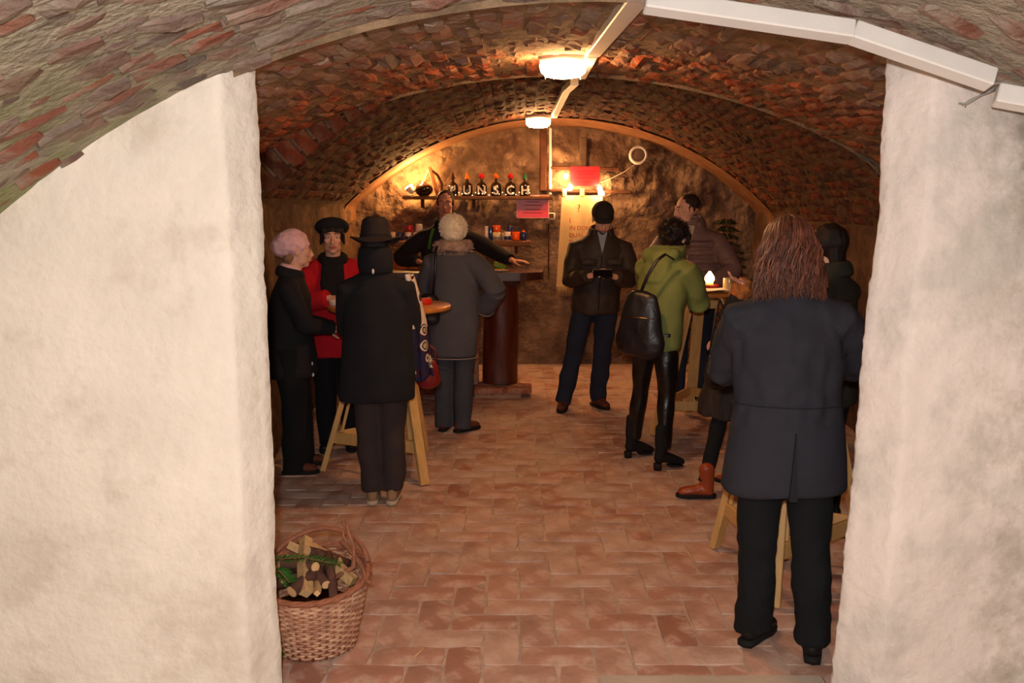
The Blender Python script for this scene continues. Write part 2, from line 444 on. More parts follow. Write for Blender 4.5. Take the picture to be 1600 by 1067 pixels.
# ---------------------------------------------------------------- walls
def sheet(name, path, z0, z1, dz, m, amp, jag=.0, kind='structure', lean=None):
    v = []; f = []; nz = int((z1 - z0) / dz) + 1
    for (x, y) in path:
        for j in range(nz):
            z = z0 + (z1 - z0) * j / (nz - 1); p = Vector((x, y, z))
            d = Vector((noise.noise(p * 2.2), noise.noise(p * 2.2 + Vector((9, 0, 0))), 0)) * amp + Vector((noise.noise(p * 9 + Vector((5, 0, 0))), noise.noise(p * 9), 0)) * amp * .35 + Vector((noise.noise(p * 34), noise.noise(p * 31 + Vector((2, 3, 0))), 0)) * jag
            if lean: d.x += lean[1] * (min(z, 1.7) / 1.1 - lean[0]) * max(0, 1 - (x - 1.1) / 1.2)
            v.append(p + d)
    for i in range(len(path) - 1):
        for j in range(nz - 1): k = i * nz + j; f.append((k, k + nz, k + nz + 1, k + 1))
    o = mesh(name, v, f, m, None, True); o['kind'] = kind; return o
def rng(a, b, d): n = max(1, int(round(abs(b - a) / d))); return [a + (b - a) * i / n for i in range(n + 1)]
pL = [(x, 2.7) for x in rng(-2.9, -.87, .022)] + [(-.853, 2.702), (-.842, 2.712)] + [(lerp(-.838, -.782, t), lerp(2.72, 2.80, t)) for t in (.2, .4, .6, .8)] + [(-.776, 2.808), (-.78, 2.825)] + [(lerp(-.79, -.92, t), lerp(2.85, 3.08, t)) for t in rng(0, 1, .2)] + [(x, 3.1) for x in rng(-.94, -2.9, .06)]
sheet('wall_front_left', pL, -.03, 2.25, .020, M_plaster, .010, .0045)
pR = [(x, 2.7) for x in rng(3.1, 1.225, .022)] + [(1.208, 2.702), (1.198, 2.712)] + [(lerp(1.19, 1.125, t), lerp(2.72, 2.80, t)) for t in (.15, .35, .55, .75, .9)] + [(1.112, 2.81), (1.114, 2.825)] + [(lerp(1.13, 1.30, t), lerp(2.85, 3.08, t)) for t in rng(0, 1, .2)] + [(x, 3.1) for x in rng(1.32, 3.1, .06)]
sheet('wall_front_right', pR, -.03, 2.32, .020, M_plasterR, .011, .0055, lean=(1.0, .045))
pl = [(-1.70, y) for y in rng(3.0, 9.95, .04)]; sheet('wall_left', [(x + .06 * (1 - sm(y, 6.0, 6.6)), y) for x, y in pl], -.02, 1.75, .04, M_sidep, .05, .008)
sheet('wall_right', [(2.66, y) for y in rng(3.0, 9.95, .1)], -.02, 1.75, .08, M_sidep, .04)
# back wall
v = []; f = []; xs = rng(-1.95, 2.95, .022); zs = rng(-.02, 2.8, .022)
for x in xs:
    for z in zs:
        p = Vector((x, 9.9, z)); up = sm(z, 1.25, 1.9); r_ = fbm(p * 2.1, 3) * (.05 + .06 * up) - abs(noise.noise(p * 8)) * (.015 + .05 * up) - abs(noise.noise(p * 19 + Vector((4, 0, 1)))) * (.006 + .028 * up)
        cell = noise.cell(p * 5.5) * .014
        v.append((x, 9.9 + r_ + cell * (.3 + .7 * up), z))
nz = len(zs)
for i in range(len(xs) - 1):
    for j in range(nz - 1): k = i * nz + j; f.append((k, k + nz, k + nz + 1, k + 1))
bw = mesh('wall_back', v, f, M_rock, None, True); bw['kind'] = 'structure'
M_patch = mat('patch_mortar', hexc(168, 132, 96), .95, .3, 7, .7, 30, bd=.02)
M_oldwood = mat('old_dark_wood', hexc(84, 50, 32), .8, .35, 8, .5, 40, stretch=(1, 1, 1))
M_greypost = mat('weathered_post', hexc(112, 92, 74), .85, .3, 10, .5, 40)
def plate(name, c, d, m, parent=None, bev=.004): return MB().box(c, d, bev=bev).build(name, m, parent, False)
def beam(p0, p1, w, d, m, name, lab, cat):
    b = MB().box((0, 0, 0), ((Vector(p1) - Vector(p0)).length, d, w), bev=.01).build(name, m, None, False)
    q = Vector(p1) - Vector(p0); b.location = (Vector(p0) + Vector(p1)) / 2; b.rotation_euler = (0, -math.atan2(q.z, q.x), 0)
    return tag(b, lab, cat)
beam((.40, 9.81, 1.905), (1.28, 9.81, 1.885), .035, .10, M_oldwood, 'timber_rail', 'dark timber rail on the back wall from which the cream banner hangs', 'beam')
beam((.40, 9.83, 2.145), (1.16, 9.83, 2.13), .045, .09, M_oldwood, 'timber_rail', 'short dark timber set in the wall just above the red sheet with bulbs', 'beam')
beam((.765, 9.82, 2.47), (.765, 9.82, 2.16), .075, .08, M_greypost, 'timber_stub', 'grey upright timber stub above the red sheet on the back wall', 'beam')
beam((.335, 9.82, 1.9), (.335, 9.82, 2.55), .075, .07, M_oldwood, 'timber_upright', 'brown upright board beside the white cable duct on the back wall', 'beam')
beam((.40, 9.86, .98), (.40, 9.86, 1.55), .014, .05, M_oldwood, 'groove_strip', 'thin dark strip along a groove on the back wall left of the cream banner', 'beam')  # dark strip standing in for a groove line in the wall

# ---------------------------------------------------------------- cable ducts and lamps
M_white = mat('white_plastic', hexc(226, 220, 214), .45, .05, 6, .05, 60, spec=.5)
M_wire = mat('grey_wire', hexc(150, 146, 140), .6, .1, 6, 0)
M_hous = mat('lamp_housing', hexc(170, 160, 150), .5, .05, 6, 0)
M_glow = mat('lamp_glass', (1, .8, .5), .3, 0, 5, 0, emit=((1, .50, .19), LAMP_W))
M_bulb = mat('bulb_glass', (1, .8, .5), .3, 0, 5, 0, emit=((1, .52, .20), 420))
M_fairy = mat('fairy_light', (1, .85, .6), .3, 0, 5, 0, emit=((1, .62, .3), 7))
M_flame = mat('candle_glow', (1, .7, .3), .4, 0, 5, 0, emit=((1, .56, .2), 9))
def bar(mb, p0, p1, w, h, up, ext=0):
    p0 = Vector(p0); p1 = Vector(p1); d = (p1 - p0); l = d.length; d.normalize(); p0 = p0 - d * ext; l += 2 * ext
    u_ = Vector(up); u_ = (u_ - d * u_.dot(d)); M = frame_m((p0 + d * l / 2), d, u_); mb.box((0, 0, 0), (l, w, h), M, .004); return mb
D = [at(1006, -20, 2.62), at(926, 82, 4.45), at(908, 118, 5.45), at(898, 128, 5.95), at(885, 140, 6.7), at(866, 181, 8.85)]
e = empty('cable_duct', label='white cable duct running along the crown of the vault between the two lamps', cat='cable duct')
for i, (a_, b_) in enumerate(zip(D[:-1], D[1:])):
    if i == 2: continue
    bar(MB(), a_, b_, .070 if i == 0 else .055, .045, (0, 0, 1), -.01).build('duct_length', M_white, e, False)
e = empty('cable_duct', label='white cable duct bending across the arch above the right doorway wall', cat='cable duct')
E2 = [at(1008, 2, 2.50), at(1332, 50, 2.50), at(1550, 125, 2.48)]
bar(MB(), E2[0], E2[1], .05, .052, (0, .3, 1)).build('duct_length', M_white, e, False)
bar(MB(), E2[1], E2[2], .05, .052, (0, .3, 1)).build('duct_length', M_white, e, False)
bar(MB(), at(1556, 148, 2.56), at(1640, 163, 2.52), .05, .055, (0, .3, 1)).build('cable_duct', M_white, None, False)
tag(bpy.data.objects['cable_duct.002'], 'short white cable duct at the right edge of the photo on the plaster wall', 'cable duct')
w = MB()
for q in range(3):
    pts = [at(1562 - q * 3, 134 + q * 3, 2.63), at(1545, 140 + q * 2, 2.62), at(1528 - q * 4, 152 + q, 2.64), at(1512, 162 - q * 2, 2.645), at(1498 + q * 5, 161 + q * 3, 2.65)]
    w.tube(pts, .0022, 5)
w.tube([at(1545, 132, 2.60), at(1570, 129, 2.58), at(1600, 137, 2.58), at(1640, 148, 2.58)], .003, 5)
tag(w.build('loose_wires', M_wire), 'bundle of loose grey wires hanging from the gap between the ducts', 'wire')
# duct on the back wall
b = bar(MB(), (.415, 9.80, 1.86), (.41, 9.80, 2.56), .028, .03, (0, -1, 0)).build('wall_duct', M_white, None, False)
tag(b, 'thin upright white duct on the back wall below the farther lamp', 'cable duct')
def lampb(p, s, rot, label):
    t = empty('bulkhead_lamp', p, 0, label, 'lamp'); t.rotation_euler = (rot, 0, 0)
    MB().box((0, 0, .045 * s), (.25 * s, .13 * s, .045 * s), bev=.015).build('lamp_base', M_hous, t)
    pr = [(.118, .022), (.120, .0), (.112, -.03), (.085, -.052), (.03, -.06)]
    MB().lathe([(r * s, z * s) for r, z in pr], 20, sy=.55).build('lamp_glass', M_glow, t)
    g = MB()
    for i in range(-2, 3):
        g.tube([(i * .045 * s, -.066 * s, .02 * s), (i * .045 * s, -.05 * s, -.045 * s), (i * .045 * s, 0, -.064 * s), (i * .045 * s, .05 * s, -.045 * s), (i * .045 * s, .066 * s, .02 * s)], .0018 * s, 4)
    g.build('wire_guard', M_hous, t)
    return t
P = at(880, 104, 4.7); lampb(P, 1.0, .05, 'glowing oval bulkhead lamp nearest the camera on the vault crown')
P = at(841, 190, 8.9); lampb(P, 1.0, 0, 'smaller glowing bulkhead lamp at the far end of the vault')
M_cable = mat('white_cable', hexc(205, 190, 170), .5, .05, 5, 0)
tag(MB().tube([(.41, 9.78, 2.56), (.36, 9.5, 2.60), (.30, 9.1, 2.60)], .006, 5).build('lamp_cable', M_cable), 'short cable joining the farther lamp to the wall duct', 'wire')
# loudspeaker
t = empty('wall_loudspeaker', (1.345, 9.74, 2.275), 0, 'round white loudspeaker high on the right of the back wall', 'loudspeaker')
Mx = Matrix.Rotation(PI / 2, 4, 'X')
M_grille = mat('speaker_grille', hexc(120, 96, 80), .6, .3, 60, .4, 120)
MB().lathe([(.07, -.06), (.095, -.06), (.10, 0), (.095, .03), (.074, .035), (.070, .02)], 28, Mx).build('speaker_ring', M_white, t)
MB().lathe([(.072, 0), (.070, .02), (.04, .03), (.01, .032)], 24, Mx).build('grille', M_grille, t)
tag(MB().tube([(1.33, 9.76, 2.19), (1.2, 9.78, 2.10), (1.08, 9.79, 2.04), (.96, 9.8, 1.99)], .005, 5).build('speaker_cable', M_cable), 'white cable sagging from the loudspeaker to the bulbs', 'wire')

# sheets, banner
M_red = mat('red_sheet', hexc(206, 30, 38), .35, .08, 4, 0, spec=.5)
M_redt = mat('dark_red_print', hexc(150, 16, 20), .5, 0, 4, 0)
M_sleeve = mat('clear_sleeve_edge', hexc(230, 190, 180), .3, 0, 4, 0)
M_cream = mat('cream_cloth', hexc(206, 178, 130), .9, .08, 3, .3, 90)
M_redink = mat('red_ink', hexc(176, 62, 38), .8, .1, 5, 0)
def text(s, size, loc, m, parent, ext=.001, name='lettering', rot=(PI / 2, 0, 0), bold=0, align='CENTER'):
    c = bpy.data.curves.new(name, 'FONT'); c.body = s; c.size = size; c.extrude = ext; c.align_x = align; c.offset = bold
    c.materials.append(m); tmp = bpy.data.objects.new(name, c); COL.objects.link(tmp)
    me = bpy.data.meshes.new_from_object(tmp.evaluated_get(bpy.context.evaluated_depsgraph_get())); bpy.data.objects.remove(tmp); bpy.data.curves.remove(c)
    me.name = name; o = bpy.data.objects.new(name, me); link(o, parent); o.location = loc; o.rotation_euler = rot; return o
t = empty('laminated_sheet', (.222, 9.70, 1.732), 0, 'pinkish red laminated sheet hanging from the right end of the bottle shelf', 'sign')
MB().box((0, 0, 0), (.335, .004, .235)).build('sheet', M_red, t, False)
g = MB()
for a_, b_ in (((-.17, 0, -.12), (.17, 0, -.12)), ((.17, 0, -.12), (.17, 0, .12)), ((.17, 0, .12), (-.17, 0, .12)), ((-.17, 0, .12), (-.17, 0, -.12))): bar(g, a_, b_, .005, .006, (0, 1, 0))
g.build('sleeve_edge', M_sleeve, t, False)
g = MB()
for i, (w_, z) in enumerate(((.13, .05), (.20, .015), (.17, -.03), (.22, -.065))):
    g.box((0, -.003, z), (w_, .001, .008))
g.build('print_lines', M_redt, t, False)
MB().box((.03, -.004, .105), (.075, .003, .02), bev=.003).build('clip', M_white, t)
t = empty('red_sheet', (.775, 9.70, 2.052), 0, 'orange-lit red sheet between the bulbs above the banner', 'sign')
MB().box((0, 0, 0), (.315, .004, .205)).build('sheet', M_red, t, False)
g = MB()
for i, (w_, z) in enumerate(((.2, .05), (.16, .02), (.22, -.02), (.1, -.06))): g.box((.02, -.003, z), (w_, .001, .008))
g.build('print_lines', M_redt, t, False)
# banner: hanging cloth with three loops and a fringe
t = empty('cloth_banner', (.75, 9.70, 1.35), 0, 'long cream cloth banner with red lettering hanging behind the man in the cap', 'banner')
v = []; f = []; nx, nz_ = 24, 50
for i in range(nx + 1):
    for j in range(nz_ + 1):
        a_ = i / nx; b_ = j / nz_; wd = lerp(.50, .43, b_); x = (a_ - .5) * wd - (1 - b_) * .02; z = -.47 + .97 * b_
        y = .012 * math.sin(a_ * 14 + b_ * 2) * (1 - b_ * .6)
        v.append((x, y, z))
for i in range(nx):
    for j in range(nz_): k = i * (nz_ + 1) + j; f.append((k, k + nz_ + 1, k + nz_ + 2, k + 1))
mesh('cloth', v, f, M_cream, t, True)
for x in (-.19, 0, .19): MB().box((x, .0, .53), (.045, .012, .09), bev=.004).build('hanging_loop', M_cream, t)
g = MB()
for i in range(46):
    x = -.265 + i * .0115; g.tube([(x, 0, -.465), (x + rr.uniform(-.004, .004), -.004, -.52), (x + rr.uniform(-.01, .01), 0, -.58)], .0022, 4)
g.build('fringe', M_cream, t)
text('?', .11, (-.035, -.016, .33), M_redink, t, bold=.001)
text('IN DONES', .062, (-.135, -.018, .135), M_redink, t, align='LEFT')
text('DUAL DU', .062, (-.14, -.018, .06), M_redink, t, align='LEFT')
text('D', .062, (-.14, -.018, -.015), M_redink, t, align='LEFT')
text('I', .075, (-.14, -.018, .21), M_redink, t, align='LEFT')
# bulbs round the red sheet
def bulb(p, label, r=.028):
    t = empty('light_bulb', p, 0, label, 'light bulb', 'bulbs round the red sheet')
    MB().ell((0, 0, 0), (r, r, r * 1.15), 12).build('bulb_glass', M_bulb, t)
    MB().lathe([(r * .5, r * .9), (r * .5, r * 1.9), (r * .3, r * 2.1)], 10).build('socket', M_hous, t)
bulb((.615, 9.64, 1.93), 'bare bulb at the lower left corner of the red sheet')
bulb((.93, 9.64, 1.925), 'bare bulb at the lower right corner of the red sheet', .024)
bulb((.965, 9.66, 1.87), 'small bare bulb just below the lower right bulb, at the banner loop', .018)
bulb((.57, 9.66, 2.05), 'bare bulb left of the middle of the red sheet', .024)
# small framed box
t = empty('thermometer', (.43, 9.78, 1.63), 0, 'small square white-framed dial beside the laminated red sheet', 'thermometer')
MB().box((0, 0, 0), (.075, .02, .075), bev=.006).build('case', M_white, t); MB().box((-.004, -.011, .004), (.05, .004, .05)).build('dial', M_oldwood, t, False)

# ---------------------------------------------------------------- shelves, bottles, mugs
M_shelf = mat('shelf_board', hexc(112, 76, 54), .8, .3, 6, .4, 30, stretch=(1, 6, 6))
t = empty('bottle_shelf', (-.36, 9.68, 1.825), 0, 'upper wall shelf carrying the lettered bottles', 'shelf')
MB().box((0, 0, 0), (1.60, .20, .035), bev=.006).build('board', M_shelf, t, False)
for x in (-.6, -.05): MB().box((x, .06, -.06), (.03, .12, .09), bev=.004).build('bracket', M_oldwood, t, False)
M_bottle = mat('dark_bottle_glass', hexc(30, 20, 14), .08, .1, 5, 0, spec=.6, coat=.5)
M_letter = mat('white_letter', hexc(214, 206, 196), .7, .05, 5, .2, 50)
hats = [((60, 18, 20), 'dark maroon'), ((226, 120, 20), 'orange'), ((200, 24, 40), 'pinkish red'), ((220, 110, 24), 'orange'), ((190, 20, 30), 'crimson'), ((40, 92, 60), 'green')]
words = ['dark lettered bottle with a maroon paper topper, P on it, first in the row', 'dark bottle with an orange cone topper and the letter U', 'dark bottle with a bright red topper and the letter N, third of the row',
         'dark bottle with an orange ball topper and the letter S', 'dark bottle with a crimson tuft and the letter C', 'dark bottle with a green pointed topper and the letter H, last of the row']
for i, ch in enumerate('PUNSCH'):
    x = -.628 + i * .153
    t = empty('bottle', (x, 9.64, 1.843), 0, words[i], 'bottle', 'lettered bottles on the upper shelf')
    MB().lathe([(.05, 0), (.056, .006), (.058, .05), (.057, .10), (.05, .125), (.03, .14), (.016, .15), (.014, .178), (.016, .182)], 22).build('glass_body', M_bottle, t)
    text(ch, .125, (0, -.060, .018), M_letter, t, .002, 'letter', bold=.003)
    mh = mat('topper_%d' % i, hexc(*hats[i][0]), .8, .1, 9, .3, 60)
    g = MB()
    if i in (0, 1, 5): g.lathe([(.03, .178), (.026, .19), (.012, .225), (.003, .25)], 10)
    else:
        for q in range(7): a_ = q * 2 * PI / 7; g.ell((.017 * math.cos(a_), .012 * math.sin(a_), .20 + .01 * (q % 3)), (.016, .014, .02), 8)
    g.build('paper_topper', mh, t, smooth=False)
fl_ = empty('fairy_lights', (0, 0, 0), 0, 'string of tiny warm lights wound round the lettered bottles', 'fairy lights')
pts = []
for i in range(76):
    x = -.69 + i * .0118 * 1.0; pts.append((x, 9.575 + .012 * math.sin(i * 1.7), 1.85 + .03 * abs(math.sin(i * .41)) + (.05 if i % 13 == 5 else 0)))
MB().tube(pts, .0012, 4).build('cord', M_oldwood, fl_)
for i in range(2, 76, 3):
    MB().ell(pts[i], .0048, 6).build('tiny_bulb', M_fairy, fl_)
# corner lamp, bowl and pointed wooden frame
M_warmwood = mat('reddish_wood', hexc(150, 84, 50), .6, .25, 8, .3, 40, stretch=(6, 6, 1))
t = empty('reflector_lamp', (-1.09, 9.62, 1.93), 0, 'bright reflector lamp glowing at the left end of the bottle shelf', 'lamp')
Ml = Matrix.Rotation(R(-38), 4, 'Y')
MB().lathe([(.02, -.07), (.032, -.05), (.05, 0), (.052, .006)], 16, Ml).build('reflector', M_white, t)
M_spot = mat('spot_glass', (1, .8, .5), .3, 0, 5, 0, emit=((1, .50, .16), 150))
MB().lathe([(.047, .006), (.04, .016), (.01, .02)], 16, Ml).build('lamp_face', M_spot, t)
point_light('reflector_light', (-1.00, 9.60, 2.08), 38, (1, .52, .16), .03)
MB().lathe([(.045, -.085), (.045, -.075), (.01, -.07)], 12).build('lamp_foot', M_white, t)
t = empty('shelf_bowl', (-.935, 9.62, 1.843), 0, 'round dark glazed pot beside the pointed wooden frame on the upper shelf', 'pot')
MB().lathe([(.045, 0), (.085, .03), (.10, .06), (.095, .10), (.06, .125), (.03, .135), (.028, .15)], 22).build('pot_body', M_bottle, t)
t = empty('pointed_frame', (-.83, 9.63, 1.843), 0, 'pointed arched wooden frame standing left of the bottles on the upper shelf', 'ornament')
bar(MB(), (-.045, 0, .30), (.05, -.01, .0), .04, .03, (0, 1, 0)).build('front_slat', M_warmwood, t, False)
bar(MB(), (-.05, .05, .30), (-.15, .05, .05), .03, .02, (0, 1, 0)).build('rear_slat', M_warmwood, t, False)
MB().tube([(-.03, .03, .27), (.04, .03, .22), (.085, .03, .13), (.08, .03, .05), (.06, .03, .0)], [(.014, .01)] * 5, 8).build('curved_slat', M_oldwood, t)
# mug shelf, left and right part of one board
t = empty('mug_shelf', (-.555, 9.64, 1.345), 0, 'lower wall shelf behind the bartender crowded with mugs', 'shelf')
MB().box((-.0, 0, 0), (1.52, .24, .06), bev=.01).build('board', M_shelf, t, False)
for x in (-.6, 0, .6): MB().box((x, .06, -.07), (.035, .14, .09), bev=.004).build('bracket', M_oldwood, t, False)
MC = {k: mat('glaze_' + k, hexc(*c), .12, .05, 6, 0, spec=.6, coat=.4) for k, c in dict(white=(226, 206, 190), navy=(30, 38, 82), orange=(232, 84, 14), red=(176, 30, 44), grey=(120, 112, 110), cream=(222, 190, 140)).items()}
def mug(p, c, label, h=.088, r=.036, band=None, handle=1, rz=0, group='mugs on the lower shelf', inv=False):
    t = empty('mug', p, rz, label, 'mug', group)
    pr = [(r * .86, 0), (r * .97, .004), (r, .02), (r, h - .004), (r * .98, h), (r * .88, h), (r * .87, .012), (.004, .01)]
    MB().lathe(pr, 20).build('mug_body', MC[c], t)
    if band: MB().lathe([(r * 1.012, h * .12), (r * 1.02, h * .14), (r * 1.02, h * .5), (r * 1.012, h * .52)], 20).build('glazed_band', MC[band], t)
    if handle: MB().tube([(r * .95, 0, h * .82), (r * 1.5, 0, h * .78), (r * 1.75, 0, h * .5), (r * 1.45, 0, h * .22), (r * .92, 0, h * .18)], .005, 6).build('handle', MC[band or c], t)
    return t
z0 = 1.375
def mx(u): return at(u, 365, 9.6).x
mug((mx(613), 9.60, z0), 'white', 'plain white mug at the left end of the lower shelf', rz=2)
mug((mx(625), 9.60, z0), 'navy', 'navy mug next to the plain white one at the left end', rz=2, r=.038)
mug((mx(638), 9.60, z0), 'white', 'white mug with navy base under the red upturned mug', band='navy')
mug((mx(651), 9.58, z0), 'white', 'white mug with a red band beside the bartender', band='red')
mug((mx(640), 9.60, z0 + .09), 'red', 'red mug stacked on the white and navy one', h=.07, rz=2.6)
mug((mx(655), 9.60, z0 + .09), 'white', 'white mug stacked above the red-banded one with its handle out', h=.085, rz=-1)
mug((mx(761), 9.60, z0), 'white', 'tall white mug at the left of the right-hand mug group', h=.15, r=.028, handle=0)
mug((mx(767), 9.57, z0), 'navy', 'tall navy mug leaning against the tall white one', h=.15, r=.026, handle=0)
mug((mx(776), 9.56, z0), 'cream', 'rounded cream mug with a silver base under the orange mug', band='grey', r=.042)
mug((mx(776), 9.58, z0 + .09), 'orange', 'orange mug stacked on the rounded cream mug', r=.042, h=.07, handle=0)
mug((mx(787), 9.60, z0), 'cream', 'small cream mug between the cream and white mugs', h=.08, r=.03)
mug((mx(793), 9.56, z0), 'white', 'white mug with navy base under the stacked navy mug', band='navy', h=.092)
mug((mx(797), 9.60, z0 + .093), 'navy', 'shiny navy mug stacked on the white one with handle', h=.06, rz=3)
mug((mx(806), 9.56, z0), 'orange', 'bright orange mug standing on the right of the lower shelf', r=.042, h=.092, handle=0)
t = mug((mx(818), 9.57, z0), 'navy', 'navy mug with an orange knob, rightmost on the lower shelf', h=.09, handle=0)
MB().lathe([(.02, .09), (.018, .102), (.004, .108)], 12).build('orange_knob', MC['orange'], t)
# wooden board with star under the shelf
M_starb = mat('orange_wood', hexc(172, 92, 40), .7, .2, 7, .3, 40, stretch=(6, 6, 1)); M_star = mat('pale_star', hexc(240, 190, 110), .7, .1, 5, 0)
t = empty('star_board', (-1.15, 9.52, .0), 0, 'orange wooden crate end with a pale star under the left of the mug shelf', 'crate')
MB().box((0, .10, .63), (.27, .20, 1.26), bev=.01).build('crate_body', M_starb, t, False)
MB().box((.10, -.006, .63), (.07, .02, 1.26), bev=.004).build('side_slat', M_warmwood, t, False)
v = []
for i in range(10):
    a_ = PI / 2 + i * PI / 5; r_ = .055 if i % 2 == 0 else .024; v.append((r_ * math.cos(a_) - .035, -.006, r_ * math.sin(a_) + 1.17))
v += [(x, y + .01, z) for x, y, z in v]
mesh('star', v, [tuple(range(9, -1, -1)), tuple(range(10, 20))] + [(i, (i + 1) % 10, (i + 1) % 10 + 10, i + 10) for i in range(10)], M_star, t)

# ---------------------------------------------------------------- bar
M_bartop = mat('dark_bar_wood', hexc(78, 38, 26), .35, .3, 7, .25, 30, stretch=(1, 5, 5), spec=.5)
M_log = mat('polished_log', hexc(92, 38, 20), .4, .4, 7, .3, 30, stretch=(4, 4, .6), spec=.5)
M_paint = mat('whitewashed_render', hexc(176, 140, 118), .9, .15, 6, .4, 40)
bar_ = empty('bar_counter', (0, 0, 0), 0, 'brick-built bar with a thick dark wooden top carried on a log at its right end', 'bar')
# top slab with rounded end
out = [(-1.45, 8.02), (.05, 8.02)] + [(.05 + .24 * math.sin(a_), 8.28 - .26 * math.cos(a_)) for a_ in rng(.1, PI - .1, .25)] + [(.05, 8.54), (-1.45, 8.54)]
v = [(x + rr.uniform(-.006, .006), y, z) for z in (1.065, 1.075, 1.13, 1.138) for x, y in out]; n = len(out)
sh = [.98, 1, 1, .985]
f = [tuple(range(n - 1, -1, -1)), tuple(range(3 * n, 4 * n))] + [(r_ * n + i, r_ * n + (i + 1) % n, (r_ + 1) * n + (i + 1) % n, (r_ + 1) * n + i) for r_ in range(3) for i in range(n)]
mesh('bar_top', v, f, M_bartop, bar_)
pr = []
g = MB(); ks = 26; n = 28
for i in range(ks):
    z = .10 + (1.02 - .10) * i / (ks - 1)
    for j in range(n):
        a_ = 2 * PI * j / n; q = Vector((math.cos(a_) * 1.3, math.sin(a_) * 1.3, z * 2.2)); r_ = .158 + .016 * noise.noise(q) + .012 * (1 - z)
        g.v.append((-.105 + r_ * math.cos(a_), 8.30 + r_ * math.sin(a_), z))
for i in range(ks - 1):
    for j in range(n): q = (j + 1) % n; g.f.append((i * n + j, i * n + q, i * n + n + q, i * n + n + j))
g.build('log_post', M_log, bar_)
MB().box((-.105, 8.30, 1.04), (.36, .36, .05), bev=.01).build('capping_board', M_oldwood, bar_, False)
body = MB().box((-.90, 8.36, .53), (1.16, .30, 1.06)).build('bar_front', M_paint, bar_, False)
def wall_bricks(parent, x0, x1, yf, z0, z1, m, l=.26, h=.068, name='brick', amp=.006):
    k = 0; z = z0
    while z < z1 - .02:
        x = x0 - (l / 2 if k % 2 else 0)
        while x < x1 - .02:
            a_, b_ = max(x, x0), min(x + l, x1)
            if b_ - a_ > .04:
                v, f = brick_tpl(b_ - a_ - .012, h - .01, rr.randrange(9), .04)
                o = mesh(name, v, f, m, parent); o.matrix_local = frame_m(Vector(((a_ + b_) / 2, yf + rr.uniform(-amp, amp), z + h / 2)), Vector((1, 0, 0)), Vector((0, -1, 0)))
            x += l
        z += h; k += 1
M_barbrick = mat('rosy_brick', BR[1], .9, .2, 8, .5, 40, tone=[hexc(176, 104, 82), hexc(160, 88, 66), hexc(190, 126, 104)], col2=hexc(188, 150, 126), c2s=8, c2t=.52)
wall_bricks(bar_, -1.48, -.30, 8.20, .02, 1.04, M_barbrick)
plinth = MB().box((-.13, 8.27, .04), (.42, .48, .09)).build('plinth', M_paint, bar_, False)
for i in range(3):
    v, f = brick_tpl(.135, .085, i, .04); o = mesh('brick', v, f, M_barbrick, bar_); o.matrix_local = frame_m(Vector((-.27 + i * .145, 8.02, .05)), Vector((1, 0, 0)), Vector((0, -1, 0)))
for i in range(5):
    v, f = brick_tpl(.26, .13, i, .05); o = mesh('brick', v, f, M_barbrick, bar_); o.matrix_local = Matrix.Translation((-.2 + (i % 2) * .27 - .02, 8.06 + (i // 2) * .14, .092))
M_plate = mat('serving_board', hexc(222, 150, 80), .6, .1, 5, .1)
t = empty('snack_plate', (-.13, 8.15, 1.138), 0, 'shallow oval plate with snacks on the bar by the fur-collared woman', 'plate')
MB().lathe([(.05, 0), (.10, .012), (.105, .016), (.09, .012), (.01, .008)], 24, sy=.7).build('plate_body', MC['white'], t)
g = MB()
for i in range(9): g.ell((rr.uniform(-.05, .05), rr.uniform(-.03, .03), .018), (.018, .013, .008), 8)
g.build('snacks', M_plate, t)
M_green = mat('green_packet', hexc(130, 160, 50), .4, .2, 20, .2)
t = empty('paper_packet', (-.13, 8.33, 1.14), .3, 'yellow-green folded packet on the bar behind the snack plate', 'packet')
bar(MB(), (-.04, 0, .06), (.07, 0, .015), .05, .03, (0, 1, 0)).build('packet_body', M_green, t)
tag(MB().lathe([(.024, 0), (.026, .01), (.026, .05), (.02, .056)], 14, c=(-.2, 8.36, 1.138)).build('black_jar', M_oldwood), 'small dark jar on the bar next to the green packet', 'jar')

